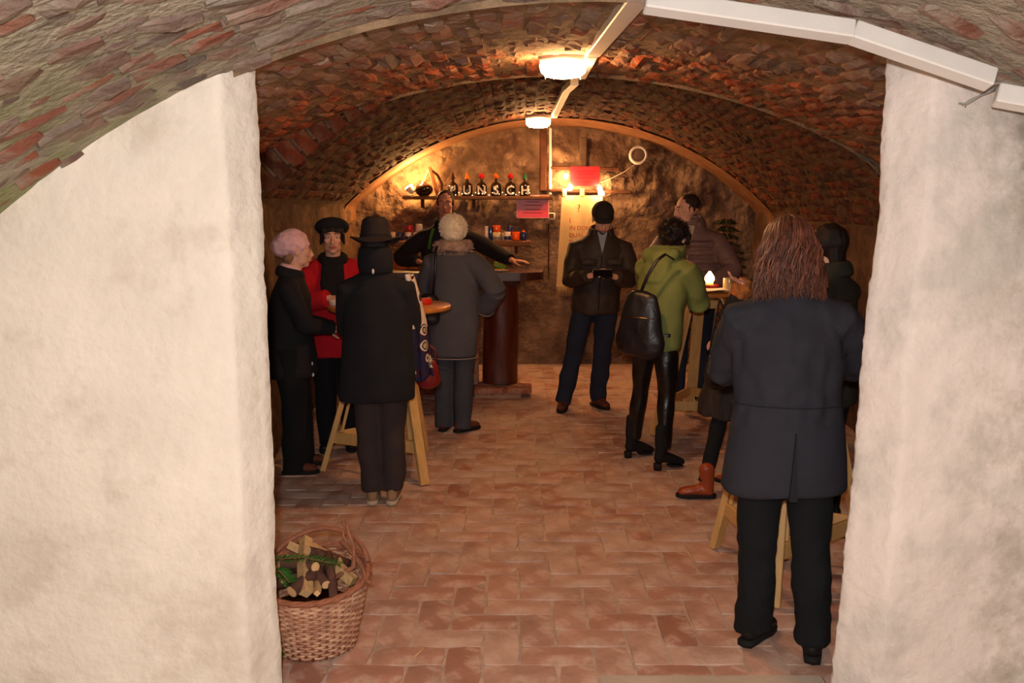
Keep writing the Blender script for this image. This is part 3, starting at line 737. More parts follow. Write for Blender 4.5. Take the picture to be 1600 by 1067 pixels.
# ---------------------------------------------------------------- standing tables
M_pine = mat('light_pine', hexc(214, 168, 104), .5, .12, 5, .12, 50, stretch=(7, 7, .7), spec=.4)
M_pinet = mat('varnished_pine_top', hexc(206, 128, 60), .3, .16, 4, .08, 50, stretch=(1.2, 9, 1), spec=.5, coat=.3)
def standing_table(loc, rz, label, top_z=1.085, rt=.40, rb=.44, legs=(186, 304, 62), inner=True):
    t = empty('standing_table', loc, 0, label, 'table', 'pine standing tables')
    if rt: MB().lathe([(rt - .012, top_z - .03), (rt, top_z - .024), (rt, top_z - .006), (rt - .008, top_z), (.01, top_z)], 48).build('table_top', M_pinet, t)
    MB().lathe([(.17, top_z - .05), (.17, top_z - .03)], 24).build('top_plate', M_pine, t)
    P0 = []; P1 = []
    for a_ in legs:
        c, s_ = math.cos(R(a_)), math.sin(R(a_)); p0 = Vector((.14 * c, .14 * s_, top_z - .04)); p1 = Vector((rb * c, rb * s_, 0)); P0.append(p0); P1.append(p1)
        g = MB(); d = p1 - p0; rd = Vector((c, s_, 0)); rd = rd - d * (rd.dot(d) / d.length_squared); M = frame_m((p0 + p1) / 2, d, rd); g.box((0, 0, 0), (d.length, .062, .036), M, .004)
        g.v = [Vector((p.x, p.y, max(p.z, 0))) for p in g.v]; g.build('leg', M_pine, t, False)
    def onleg(i, z): return P0[i].lerp(P1[i], (P0[i].z - z) / P0[i].z)
    for i in range(3):
        j = (i + 1) % 3; a_ = onleg(i, .22); b_ = onleg(j, .22)
        bar(MB(), a_, b_, .022, .075, (0, 0, 1)).build('rail', M_pine, t, False)
        a_ = onleg(i, .98); b_ = onleg(j, .98); bar(MB(), a_, b_, .022, .06, (0, 0, 1)).build('upper_rail', M_pine, t, False)
    if inner:
        for i in (0, 1):
            a_ = onleg(i, .26) * .86; b_ = onleg(i, .92) * .86; a_.z = .26; b_.z = .92
            bar(MB(), a_, b_, .085, .02, (math.cos(R(legs[i])), math.sin(R(legs[i])), 0)).build('inner_slat', M_pine, t, False)
    MB().tube([(onleg(0, .22) * .9) + Vector((0, 0, .0)), onleg(0, .22) * .98], .014, 8).build('bolt', M_oldwood, t)
    return t
standing_table((-.79, 5.76, 0), 0, 'round pine standing table between the black-hatted person and the red jacket', legs=(188, 303, 68), rb=.455, rt=.395)
standing_table((1.47, 6.86, 0), 0, 'pine standing table with candle in front of the man in the brown jacket', legs=(210, 90, 330), rb=.46, rt=.33)
standing_table((1.28, 4.02, 0), 0, 'pine standing table mostly hidden behind the long-haired woman', legs=(128, 247, 8), rb=.41, rt=.34)
# things on the middle table
TZ = 1.085
M_napkin = mat('white_paper_cloth', hexc(206, 200, 204), .8, .06, 8, .3, 30)
v = []; f = []
for i in range(19):
    for j in range(13):
        x = (i / 18 - .5) * .30; y = (j / 12 - .5) * .26; p = Vector((x * 9, y * 9, 0))
        v.append((1.455 + x + .015 * noise.noise(p * .7), 6.68 + y, TZ + .004 + max(0, .028 * noise.noise(p * .6 + Vector((3, 1, 0))) + .018)))
for i in range(18):
    for j in range(12): k = i * 13 + j; f.append((k, k + 13, k + 14, k + 1))
tag(mesh('paper_cloth', v, f, M_napkin, None, True), 'crumpled white paper cloth spread on the middle standing table', 'cloth')
M_amber = mat('amber_glass', hexc(240, 150, 50), .2, .1, 5, 0, emit=((1, .45, .12), .8))
t = empty('candle_lantern', (1.50, 6.80, TZ + .03), 0, 'glowing candle in a small glass globe on the middle standing table', 'candle')
MB().lathe([(.03, 0), (.034, .012), (.028, .03)], 16).build('candle_cup', M_amber, t)
MB().lathe([(.026, .03), (.038, .055), (.036, .075), (.02, .10), (.006, .118)], 16).build('flame_globe', M_flame, t)
M_redring = mat('red_wreath', hexc(120, 20, 24), .7, .3, 30, .5, 60)
g = MB(); g.tube([(.062 * math.cos(a_), .062 * math.sin(a_), .006) for a_ in rng(0, 2 * PI, .3)], .012, 8, cap=False); g.build('berry_wreath', M_redring, t)
point_light('candle_light', (1.50, 6.72, TZ + .12), .9, WARM, .02)
mug((1.625, 6.70, TZ), 'cream', 'pale cream mug on the middle standing table beside the fur cuff', h=.105, r=.045, group='mugs on the standing tables')
mug((1.625, 6.56, TZ), 'white', 'small white cup in front of the cream mug on the middle table', h=.05, r=.03, group='mugs on the standing tables')
t = empty('red_box', (1.365, 6.96, TZ), .2, 'red box with a white lid on the middle standing table', 'box')
MB().box((0, 0, .045), (.10, .07, .09), bev=.004).build('box_body', MC['red'], t, False); MB().box((0, 0, .098), (.105, .075, .018), bev=.004).build('lid', MC['white'], t, False)
M_teal = mat('teal_napkin', hexc(60, 150, 130), .6, .3, 30, .4, 60)
g = MB()
for i in range(6): bar(g, (1.30 + i * .014, 6.62 + .02 * (i % 2), TZ + .01), (1.35 + i * .012, 6.66, TZ + .05 + .012 * (i % 3)), .05, .004, (rr.uniform(-1, 1), .5, 1))
tag(g.build('napkins', M_teal, None, False), 'fan of teal patterned napkins by the green jacket sleeve', 'napkins')
MB_t = mug((1.555, 3.99, TZ), 'white', 'white and red patterned mug at the right edge of the nearest table', band='red', group='mugs on the standing tables')
mug((-1.12, 5.74, TZ), 'white', 'white rimmed dish on the left table beside the red jacket cuff', h=.03, r=.06, handle=0, group='mugs on the standing tables')
M_redpk = mat('red_packet', hexc(200, 40, 24), .5, .1, 8, .1)
t = empty('red_packet', (-.56, 5.78, TZ), .5, 'small red packet on the left table beside the patterned scarf', 'packet'); MB().box((0, 0, .02), (.07, .05, .04), bev=.006).build('packet_body', M_redpk, t)

# ---------------------------------------------------------------- firewood basket
M_wick = mat('wicker', hexc(190, 140, 112), .7, .25, 30, .3, 60, col2=hexc(222, 182, 150), c2s=30, c2t=.52)
M_rim = mat('wicker_rim', hexc(160, 102, 76), .75, .25, 20, .4, 60)
BX, BY = -.775, 3.33
bk = empty('wicker_basket', (BX, BY, 0), 0, 'round wicker basket full of firewood behind the left doorway wall', 'basket')
def bring(a_, z, k=0):
    q = z / .29; r_ = .158 + .052 * q + k
    return Vector((r_ * math.cos(a_), r_ * math.sin(a_), z * (1 + .13 * math.sin(a_) * q)))
NS = 40
for row in range(23):
    z = .010 + row * .0120; g = MB(); m_ = NS * 3; pts = [bring(2 * PI * i / m_, z, .0045 * math.cos(PI * (i / 3) + PI * row)) for i in range(m_ + 1)]
    g.tube(pts, [(.0058, .0040)] * len(pts), 6, ref=(0, 0, 1), cap=False); g.build('weaver', M_wick, bk)
for i in range(NS):
    a_ = 2 * PI * i / NS; MB().tube([bring(a_, z, 0) for z in (.0, .1, .2, .28)], .005, 5).build('stake', M_rim, bk)
g = MB()
for k in (0, 1, 2):
    g.tube([bring(2 * PI * i / 60, .285 + .006 * math.sin(i * .9 + k * 2), .007 * math.cos(i * .9 + k * 2)) for i in range(61)], .0085, 6, cap=False)
g.build('rim', M_rim, bk)
MB().lathe([(.15, .004), (.155, .012), (.17, .10), (.18, .14)], 30).build('basket_lining', M_oldwood, bk)
MB().tube([bring(2.6 - i * .26, .30, .0) + Vector((0, 0, .05 * math.sin(PI * i / 9))) for i in range(10)], .010, 8).build('handle', M_rim, bk)
M_bark = mat('bark', hexc(92, 60, 48), .9, .35, 20, .8, 60, bd=.01); M_cut = mat('cut_wood', hexc(232, 184, 132), .8, .15, 20, .2)
M_split = mat('split_wood', hexc(200, 160, 110), .8, .2, 12, .3, 50, stretch=(6, 6, 1))
logs = [((-.05, -.14, .27), (.02, -.02, .30), .024, 'bark', 'dark round log with a pale sawn end near the front rim'), ((-.13, -.02, .33), (.02, .06, .30), .022, 'bark', 'round log with a pale end above the fir sprig'),
        ((.0, -.13, .26), (-.04, .06, .36), .028, 'split', 'pale split billet leaning in the middle of the basket'), ((.07, -.10, .28), (-.06, .10, .33), .018, 'bark', 'thin round branch with a white end beside the split billet'),
        ((.10, .02, .32), (-.08, .06, .28), .022, 'bark', 'grey barked branch under the right rim'), ((-.03, .08, .36), (.12, .0, .28), .026, 'split', 'orange split log at the back of the basket'),
        ((-.12, .10, .36), (.02, .12, .28), .022, 'split', 'long tan split log leaning on the back rim'), ((.05, .04, .35), (.10, -.12, .25), .017, 'bark', 'thin dark branch pointing to the right rim'),
        ((-.09, -.10, .30), (.0, .05, .25), .017, 'bark', 'small round branch with a pinkish sawn end at the left'), ((-.02, .0, .37), (.08, .08, .30), .024, 'bark', 'dark red-brown log lying across the top of the pile'),
        ((-.15, -.09, .27), (-.05, .05, .24), .020, 'bark', 'short log half hidden by the doorway wall'), ((.02, -.05, .33), (-.10, .05, .30), .02, 'bark', 'curved brown branch across the middle of the pile'),
        ((.045, -.145, .265), (.02, .02, .28), .014, 'split', 'small yellow split stick at the front rim')]
for (a_, b_, r_, kd, lab) in logs:
    a_ = Vector(a_); b_ = Vector(b_); d = (b_ - a_).normalized(); b_ = b_ + d * .05
    t = empty('firewood_log', (BX, BY, 0), 0, lab, 'firewood', 'firewood in the wicker basket')
    n = 10 if kd == 'bark' else 4; mid = (a_ + b_) / 2 + Vector((rr.uniform(-.008, .008), 0, rr.uniform(0, .01)))
    MB().tube([a_, a_.lerp(mid, .5), mid, b_], [r_, r_ * 1.06, r_, r_ * .95], n).build('bark' if kd == 'bark' else 'split_face', M_bark if kd == 'bark' else M_split, t, kd == 'bark')
    MB().tube([a_ - d * .0015, a_ + d * .002], r_ * .95, n).build('sawn_end', M_cut, t, False)
M_twig = mat('twig_bark', hexc(150, 96, 70), .8, .3, 20, .4, 60); M_fir = mat('fir_needles', hexc(66, 112, 44), .6, .3, 20, 0)
def twig(pts, r0, lab, name='twig'):
    g = MB(); g.tube([Vector(p) for p in pts], [lerp(r0, r0 * .5, i / (len(pts) - 1)) for i in range(len(pts))], 7); o = g.build(name, M_twig); o.location = (BX, BY, 0)
    return tag(o, lab, 'branch', 'branches in the basket')
twig([(.08, -.02, .27), (.16, .0, .31), (.155, .03, .38), (.13, .05, .44), (.12, .06, .48)], .011, 'crooked branch rising over the right rim of the basket')
twig([(.10, .05, .40), (.16, .03, .34), (.20, -.02, .30), (.215, -.06, .28), (.235, -.075, .275)], .010, 'reddish branch hanging over the right rim with a white end')
twig([(.14, .04, .36), (.11, .05, .42), (.115, .06, .45), (.10, .07, .47)], .006, 'thin grey twig standing at the right of the pile')
def sprig(p0, p1, lab):
    t = empty('fir_sprig', (BX, BY, 0), 0, lab, 'fir sprig', 'fir sprigs in the basket'); p0 = Vector(p0); p1 = Vector(p1)
    mid = (p0 + p1) / 2 + Vector((0, 0, .02)); P_ = [p0, mid, p1]
    MB().tube(P_, [.0035, .003, .0015], 5).build('stem', M_twig, t); g = MB(); d = (p1 - p0).normalized()
    for i in range(280):
        q = rr.random(); c = (p0.lerp(mid, q * 2) if q < .5 else mid.lerp(p1, q * 2 - 1)); s_ = d.cross(Vector((0, 0, 1))).normalized() * rr.choice((-1, 1))
        e_ = c + (d * .6 + s_ + Vector((0, 0, rr.uniform(-.2, .5)))).normalized() * .036; g.tube([c, e_], [.0013, .0006], 3)
    o = g.build('needles', M_fir, t); o['kind'] = 'stuff'
sprig((-.17, -.02, .345), (.12, -.07, .345), 'green fir sprig lying across the top of the firewood'); sprig((-.15, -.06, .32), (-.06, -.13, .30), 'fir sprig drooping over the left front of the firewood')
sprig((-.19, -.08, .02), (-.09, -.15, .02), 'dark fir sprig on the floor at the foot of the basket')
tag(MB().tube([(-.37, 3.20, .006), (-.345, 3.24, .012), (-.335, 3.27, .006)], .0025, 5).build('wood_splinter', M_cut), 'thin orange wood splinter lying on the brick floor', 'splinter')

# ---------------------------------------------------------------- small fir tree at the back right
M_dfir = mat('dark_fir', hexc(44, 64, 44), .7, .4, 20, 0)
t = empty('fir_tree', (2.18, 9.2, 0), 0, 'small dark fir tree standing at the back wall right of the brown-jacketed man', 'fir tree')
MB().tube([(0, 0, 0), (.01, 0, .8), (0, 0, 1.66)], [.03, .022, .006], 8).build('trunk', M_twig, t)
g = MB(); st = MB()
for lv in range(16):
    z = .5 + lv * .074; L_ = .36 * (1.0 - (lv / 17)) + .05
    for k in range(7):
        a_ = k * 2 * PI / 7 + lv * .9 + rr.uniform(-.2, .2); d = Vector((math.cos(a_), math.sin(a_), .05)); p0 = Vector((0, 0, z)); pe = p0 + d * L_ * rr.uniform(.75, 1.1) + Vector((0, 0, -.06)); st.tube([p0, (p0 + pe) / 2 + Vector((0, 0, .02)), pe], [.005, .004, .002], 4)
        for q in range(26):
            c = p0.lerp(pe, rr.uniform(.15, 1)); s_ = Vector((-d.y, d.x, 0)) * rr.choice((-1, 1)); e_ = c + (d * .7 + s_ + Vector((0, 0, rr.uniform(-.5, .3)))).normalized() * .055; g.tube([c, e_], [.0045, .001], 3, cap=False)
st.build('branches', M_twig, t)['kind'] = 'stuff'; g.build('needles', M_dfir, t)['kind'] = 'stuff'

# ================================================================= people
M_skin = mat('skin', hexc(226, 172, 146), .55, .08, 12, .08, 80, spec=.4); M_skin2 = mat('ruddy_skin', hexc(214, 146, 118), .55, .08, 12, .08, 80, spec=.4)
M_lip = mat('lips', hexc(178, 98, 88), .5, .05, 9, 0); M_eye = mat('eye_white', hexc(222, 214, 206), .25, .03, 5, 0, spec=.5); M_pupil = mat('dark_iris', hexc(44, 30, 22), .2, 0, 5, 0, spec=.5)
M_darkhair = mat('dark_hair', hexc(34, 24, 22), .45, .3, 40, .5, 90, stretch=(4, 4, 1)); M_brown = mat('auburn_hair', hexc(118, 62, 42), .42, .45, 14, .3, 90, stretch=(5, 5, .6), spec=.5, tone=[hexc(62, 34, 27), hexc(112, 62, 44), hexc(80, 42, 32), hexc(136, 82, 58), hexc(70, 38, 30)])
M_shorth = mat('short_brown_hair', hexc(52, 36, 30), .6, .3, 40, .5, 90)
def cloth(name, c, var=.14, rough=.92, bump=.25, bs=140, sheen=.0, **k): return mat(name, c, rough, var, 7, bump, bs, sheen=sheen, bd=.004, **k)
S_BODY = .0068
def elbow(sh, wr, pole, a=.29, b=.26):
    sh = Vector(sh); wr = Vector(wr); d = wr - sh; L_ = min(d.length, (a + b) * .995); u = d.normalized()
    x = (a * a - b * b + L_ * L_) / (2 * L_); h = math.sqrt(max(a * a - x * x, 0)); p = Vector(pole); p = (p - u * p.dot(u)).normalized()
    return sh + u * x + p * h
def hand(mb, M, side, curl=.5, spread=.03, thumb=.6, s=1.0, pinch=0):
    """palm along +Y, palm side -Z, thumb towards side*X; five separate fingers"""
    mb.chain([(0, -.02, 0), (side * .002, .03, 0), (0, .085, 0)], [(.026 * s, .018 * s), (.037 * s, .015 * s), (.039 * s, .013 * s)], 12, M)
    for k, (x, l) in enumerate(((.030, .068), (.011, .078), (-.009, .072), (-.028, .056))):
        p = Vector((side * x * s, .080 * s, 0)); a = spread * (1.5 - k) * side * 2; pts = [p]; an = curl * .35
        if pinch and k == 0: an = -.1
        for q, fr in enumerate((.45, .32, .25)):
            d = Vector((math.sin(a) * 1.0, math.cos(an) * math.cos(a), -math.sin(an))); p = p + d * l * fr * s; pts.append(p); an += (curl if not (pinch and k == 0) else .1)
        mb.chain(pts, [.0092 * s, .0086 * s, .0080 * s, .0068 * s], 8, M)
    p = Vector((side * .028 * s, .018 * s, -.006 * s)); p2 = p + Vector((side * .030, .026, -.012)) * s; p3 = p2 + Vector((side * .012 * (1 - thumb), .030, -.012 * thumb - .004)) * s; p4 = p3 + Vector((-side * .006 * thumb, .024, -.010 * thumb)) * s
    mb.chain([p, p2, p3, p4], [.0125 * s, .0115 * s, .0098 * s, .0082 * s], 8, M)
def headvol(mb, M):
    mb.ell((0, -.016, .030), (.0755, .094, .086), 20, M); mb.ell((0, .026, -.030), (.060, .064, .080), 18, M)
    mb.ell((0, .052, -.096), (.030, .028, .022), 12, M)
    for s in (-1, 1):
        mb.ell((s * .034, .022, -.072), (.026, .042, .030), 12, M); mb.ell((s * .038, .058, -.022), (.024, .024, .022), 12, M)
        mb.chain([(s * .050, .066, .024), (s * .028, .082, .030), (s * .006, .088, .024)], [.009, .010, .009], 8, M)
        mb.ell((s * .078, -.006, -.008), (.010, .019, .031), 10, M, Matrix.Rotation(-s * .3, 3, 'Z')); mb.ell((s * .0115, .098, -.038), (.009, .011, .008), 8, M)
        mb.ell((s * .031, .069, .006), (.016, .014, .011), 10, M)
    mb.chain([(0, .086, .018), (0, .097, -.010), (0, .106, -.033)], [.008, .0095, .0115], 8, M)
    mb.ell((0, .086, -.064), (.026, .012, .015), 10, M)
def sm(z, a, b): t = max(0, min(1, (z - a) / (b - a))); return t * t * (3 - 2 * t)
class Person:
    def __init__(s, label, loc, rz, sc=1.0, lean=(0, 0), head=(0, .03, 0), yaw=0, pitch=0, roll=0, sw=.165, skin=None):
        s.root = empty('person', loc, rz, label, 'person'); s.sc = sc; s.S = Matrix.Scale(sc, 4); s.lean = lean; s.skin = skin or M_skin
        s.hc = Vector((lean[0] * 1.12 + head[0], lean[1] * 1.12 + head[1], 1.585 + head[2]))
        s.HM = s.S @ Matrix.Translation(s.hc) @ Matrix.Rotation(yaw, 4, 'Z') @ Matrix.Rotation(pitch, 4, 'X') @ Matrix.Rotation(roll, 4, 'Y')
        s.sw = sw; s.arms = {}
    def L(s, z, x=0, y=0): t = sm(z, .85, 1.55); return Vector((x + s.lean[0] * t, y + s.lean[1] * t, z))
    def arm(s, side, wrist, pole, palm=(0, 0, -1), finger=None, curl=.5, pinch=0, shz=1.352, spread=.03, show=True, thumb=.6):
        sh = s.L(shz, side * s.sw, -.01); wr = Vector(wrist)
        if (wr - sh).length > .545: wr = sh + (wr - sh).normalized() * .545
        el = elbow(sh, wr, pole); fd = Vector(finger) if finger else (wr - el)
        s.arms[side] = (sh, el, wr, fd.normalized(), Vector(palm), curl, pinch, spread, show, thumb)
    def body(s, hips=((-.09, 0), (.09, 0)), feet=None, knee=None, face=True, wf=None):
        feet = list(feet)
        mb = MB(); S = s.S
        mb.chain([s.L(.86), s.L(1.02), s.L(1.22), s.L(1.36)], [(.13, .085), (.12, .08), (.14, .085), (.13, .07)], 18, S)
        mb.chain([s.L(1.33), s.L(1.44, 0, .0), s.hc + Vector((0, -.015, -.10)), s.hc + Vector((0, -.01, -.03))], [.085, .058, .054, .05], 14, S)
        headvol(mb, s.HM)
        for side, (sh, el, wr, fd, pn, curl, pinch, spread, show, thumb) in s.arms.items():
            mb.chain([s.L(1.36, side * .08), sh, el, wr], [.06, .048, .036, .025], 12, S)
            if show:
                z = -(pn - fd * pn.dot(fd)).normalized(); x = fd.cross(z); M = Matrix(((x.x, fd.x, z.x, wr.x), (x.y, fd.y, z.y, wr.y), (x.z, fd.z, z.z, wr.z), (0, 0, 0, 1)))
                ts = side * -1; hand(mb, S @ M, ts, curl, spread, thumb, 1.0, pinch)
        s.legs = []
        for i, sd in enumerate((-1, 1)):
            if wf:
                q = Matrix.Rotation(-s.root.rotation_euler.z, 3, 'Z') @ (Vector((wf[i][0], wf[i][1], 0)) - s.root.location) / s.sc; feet[i] = (q.x, q.y) + tuple(feet[i][2:])
            h = s.L(.90, hips[i][0], hips[i][1]); ft = Vector((*feet[i][:2], 0)); an = ft + Vector((0, 0, .09 + (feet[i][3] if len(feet[i]) > 3 else 0))); k = knee[i] if knee else (h.lerp(an, .5) + Vector((0, .02, 0))); k = Vector(k)
            s.legs.append((h, k, an, feet[i][2])); mb.chain([h, k, an], [.06, .034, .020], 10, S)
        s.bodyo = mb.fuse('body', s.skin, s.root, S_BODY, 2, fac=.45)
        if face:
            for sd in (-1, 1):
                e_ = MB().ell((sd * .031, .0755, .004), (.0125, .010, .0075), 12, s.HM).build('eye', M_eye, s.root)
                MB().ell((sd * .030, .0835, .004), (.0055, .0035, .0055), 10, s.HM).build('iris', M_pupil, e_)
                MB().chain([(sd * .047, .078, .026), (sd * .03, .090, .033), (sd * .013, .093, .029)], [.0028, .0036, .0030], 6, s.HM).build('eyebrow', M_shorth, s.root)
            g = MB(); g.chain([(-.022, .090, -.062), (0, .0995, -.0595), (.022, .090, -.062)], [.0025, .0045, .0025], 6, s.HM); g.chain([(-.019, .090, -.066), (0, .0985, -.069), (.019, .090, -.066)], [.0025, .0052, .0025], 6, s.HM); g.build('lips', M_lip, s.root)
    def coat(s, m, rings, sleeve=(.082, .066, .056), voxel=.0105, fold=None, name='coat', cuff=.0, extra=None, sl=True, it=3, shr=1.0):
        """rings: (z, rx, ry, dx, dy)"""
        mb = MB(); S = s.S
        mb.tube([s.L(r[0], r[3] if len(r) > 3 else 0, r[4] if len(r) > 4 else 0) for r in rings], [(r[1], r[2]) for r in rings], 36, S, (1, 0, 0))
        if sl:
            for side, a in s.arms.items():
                sh, el, wr = a[0], a[1], a[2]; w2 = el.lerp(wr, 1 - cuff - .08)
                mb.chain([s.L(1.345, side * (s.sw - .085), -.005), sh + Vector((side * .0, 0, -.028)), sh.lerp(el, .5), el, el.lerp(w2, .5)], [sleeve[0] * 1.0, sleeve[0] * shr, (sleeve[0] + sleeve[1]) / 2, sleeve[1], (sleeve[1] + sleeve[2]) / 2], 16, S)
                mb.tube([el, el.lerp(w2, .5), w2], [sleeve[1], (sleeve[1] + sleeve[2]) / 2 * 1.03, sleeve[2]], 16, S)
        if extra: extra(mb, S)
        o = mb.fuse(name, m, s.root, voxel, it, fold if fold is not None else [(.010, 5, 5, 2.2, .3, 1.35), (.006, 11, 11, 9, .8, 1.5)]); return o
    def trousers(s, m, w=(.095, .072, .062), hem=.05, name='trousers', fold=None, waist=.98):
        mb = MB(); S = s.S; h0, h1 = s.legs[0][0], s.legs[1][0]
        mb.chain([(h0 + h1) / 2 + Vector((0, 0, waist - .90)), (h0 + h1) / 2 + Vector((0, 0, -.04))], [(.135, .10), (.15, .105)], 20, S)
        for h, k, an, yaw in s.legs:
            lo = an + (an - k).normalized() * (.09 - hem); mb.tube([h + Vector((0, 0, .02)), h.lerp(k, .4), k, k.lerp(lo, .5), lo], [w[0], w[0] * .94, w[1], (w[1] + w[2]) / 2, w[2]], 18, S)
        return mb.fuse(name, m, s.root, .0105, 3, fold or [(.012, 9, 9, 7, .0, .95)])
    def shoes(s, m, kind='shoe', sole=None):
        for (h, k, an, yaw) in s.legs:
            p = Vector((an.x, an.y, 0)); M = s.S @ Matrix.Translation(p) @ Matrix.Rotation(yaw, 4, 'Z'); hl = .035 if kind == 'heel' else 0
            mb = MB(); mb.chain([(0, -.045, .045 + hl), (0, .0, .05 + hl), (.0, .07, .046 + hl * .5), (0, .145, .034)], [(.034, .040), (.036, .044), (.042, .034), (.038, .024)], 14, M, (1, 0, 0))
            top = .085 if kind == 'shoe' else (.20 if kind == 'boot' else .25); mb.chain([(0, -.025, .05 + hl), (0, -.02, top + hl)], [(.036, .046), (.043, .052) if kind == 'boot' else (.040, .048)], 14, M, (1, 0, 0))
            o = mb.fuse('boot' if kind != 'shoe' else 'shoe', m, s.root, .0075, 3, [(.004, 14, 14, 14, 0, .4)] if kind != 'shoe' else None, .006)
            g = MB()
            def outl(z, gro, hz=0): return [Vector((x * gro, y, z)) for x, y in ((-.030, -.075), (0, -.088), (.030, -.075), (.034, -.03), (.036, .03), (.044, .09), (.038, .14), (.02, .17), (0, .178), (-.02, .17), (-.038, .14), (-.044, .09), (-.036, .03), (-.034, -.03))]
            if kind == 'heel':
                g.tube([(0, -.052, .045), (0, -.050, .0)], [(.030, .028), (.027, .026)], 12, M, (1, 0, 0)); g.chain([(0, .05, .018), (0, .14, .010)], [(.040, .010), (.036, .009)], 12, M, (1, 0, 0))
            else:
                a_ = outl(0, 1.0); b_ = outl(.022, 1.04); n = len(a_); g.add(a_ + b_, [tuple(range(n)), tuple(range(2 * n - 1, n - 1, -1))] + [(i, i + n, (i + 1) % n + n, (i + 1) % n) for i in range(n)], M)
            g.build('sole', sole or M_sole, o)
    def collar(s, m, z=1.44, r=(.075, .085), h=.05, t=.016, tilt=.25, dy=-.005, name='collar', gap=.5, fold=None, facing=PI / 2):
        g = MB(); n = 26; pts = []
        for i in range(n + 1):
            a = facing + gap / 2 + (2 * PI - gap) * i / n; p = s.L(z, r[0] * math.cos(a), dy + r[1] * math.sin(a)) + Vector((0, 0, -tilt * r[1] * math.sin(a))); pts.append(p)
        g.tube(pts, [(h, t)] * len(pts), 10, s.S, (0, 0, 1)); return g.build(name, m, s.root)
    def seam(s, obj, pts, m, r=.002, name='seam'):
        return MB().tube([s.S @ Vector(p) for p in pts], r, 5).build(name, m, s.root)
M_sole = mat('rubber_sole', hexc(26, 24, 24), .8, .1, 8, .1)
M_black = cloth('black_wool', hexc(30, 29, 33)); M_blackt = cloth('black_trousers', hexc(20, 21, 24)); M_shoeb = mat('black_leather', hexc(26, 23, 22), .45, .2, 10, .2, 60)
M_shoebr = mat('brown_suede', hexc(98, 52, 34), .7, .2, 10, .2, 80)

def strands(name, m, parent, HM, n, length, fn, r=.0022, seg=9):
    g = MB(); T = []
    for i in range(n):
        pts, rad = fn(i); k = len(g.f); g.tube(pts, rad, 4, HM, cap=False); T += [rr.random()] * (len(g.f) - k)
    return mesh(name, g.v, g.f, m, parent, True, tone=T)

# ---- P9: long-haired woman in the dark parka, nearest
M_parka = mat('dark_parka', hexc(47, 46, 54), .85, .10, 9, .35, 260, bd=.003, spec=.25)
M_parkd = mat('parka_dark_seam', hexc(34, 33, 38), .9, .1, 9, 0)  # darker grey for the waist seam and the back vent strip
p = Person('long-haired auburn woman in a dark grey parka and black trousers, back turned, nearest the camera', (1.035, 3.29, 0), R(-4), .965, lean=(-.01, .03), head=(-.0, .03, .0), pitch=R(-14), sw=.182)
p.arm(-1, (-.13, .40, 1.08), (-.45, -.2, -1.0)); p.arm(1, (.24, .38, 1.10), (1, -.3, -.9))
p.body(feet=((-.075, .04, R(-38)), (.090, -.05, R(-14))), wf=((.955, 3.345), (1.150, 3.225)), face=False)
p.coat(M_parka, [(.655, .235, .155, .0, 0), (.68, .248, .165, 0, 0), (.80, .236, .155), (.95, .215, .140), (1.06, .205, .132), (1.18, .212, .130), (1.28, .214, .122), (1.35, .185, .105), (1.40, .13, .09), (1.46, .08, .07)], (.083, .072, .060), .0085,
       [(.020, 4.5, 4.5, 1.1, .55, 1.15), (.010, 10, 10, 6, .9, 1.5), (.009, 22, 22, 12, .9, 1.35), (.004, 6, 6, 26, 1.0, 1.08)])
p.trousers(M_blackt, (.100, .080, .076), .05, fold=[(.016, 8, 8, 5, 0, .9), (.008, 18, 18, 18, 0, .5)])
p.shoes(M_shoeb, 'shoe')
w = lambda z, a, rx, ry: p.L(z, rx * math.cos(a), ry * math.sin(a))
p.seam(None, [w(1.015, -PI * i / 24, .222, .148) for i in range(25)], M_parkd, .0022, 'waist_seam')
g = MB(); g.add([p.S @ p.L(.92, -.0, -.156), p.S @ p.L(.662, -.020, -.172), p.S @ p.L(.662, .010, -.172), p.S @ p.L(.662, -.020, -.12), p.S @ p.L(.662, .010, -.12), p.S @ p.L(.92, 0, -.10)], [(0, 1, 2), (0, 5, 3, 1), (0, 2, 4, 5), (1, 3, 4, 2)]); g.build('back_vent', M_parkd, p.root, False)
p.collar(M_parka, 1.455, (.085, .085), .045, .02, .2)
def p9hair(i):
    az = rr.uniform(0, 2 * PI); el = rr.betavariate(1.1, 1.3) * 1.45 + .08
    fr = max(0, math.sin(az))            # +Y = front of the face
    R0 = Vector((.086, .104, .096)); c = Vector((0, -.014, .030)); pts = []
    k = rr.uniform(.98, 1.16); cut = -.20 + rr.uniform(-.035, .03) + (.05 if fr > .3 else 0)
    e0 = el; z = 0
    for j in range(6):
        e_ = e0 * (1 - j / 6.0); pts.append(c + Vector((R0.x * math.cos(e_) * math.cos(az), R0.y * math.cos(e_) * math.sin(az), R0.z * math.sin(e_))) * k)
    base = Vector((math.cos(az) * R0.x, math.sin(az) * R0.y, 0)) * k; ph = rr.uniform(0, 6); wv = rr.uniform(.005, .022)
    for j in range(1, 8):
        t = j / 7; z = t * cut; fl = 1.0 + .34 * t - .10 * max(0, t - .75) * 4 * rr.random()
        pts.append(c + Vector((base.x * fl + wv * math.sin(ph + t * 6), base.y * (1 + .02 * t) + wv * math.cos(ph + t * 5), z)))
    if fr > .75 and rr.random() < .85: pts = pts[:6]
    r_ = rr.uniform(.0022, .0042); return pts, [r_ * (1 if j < len(pts) - 3 else .55 if j < len(pts) - 1 else .15) for j in range(len(pts))]
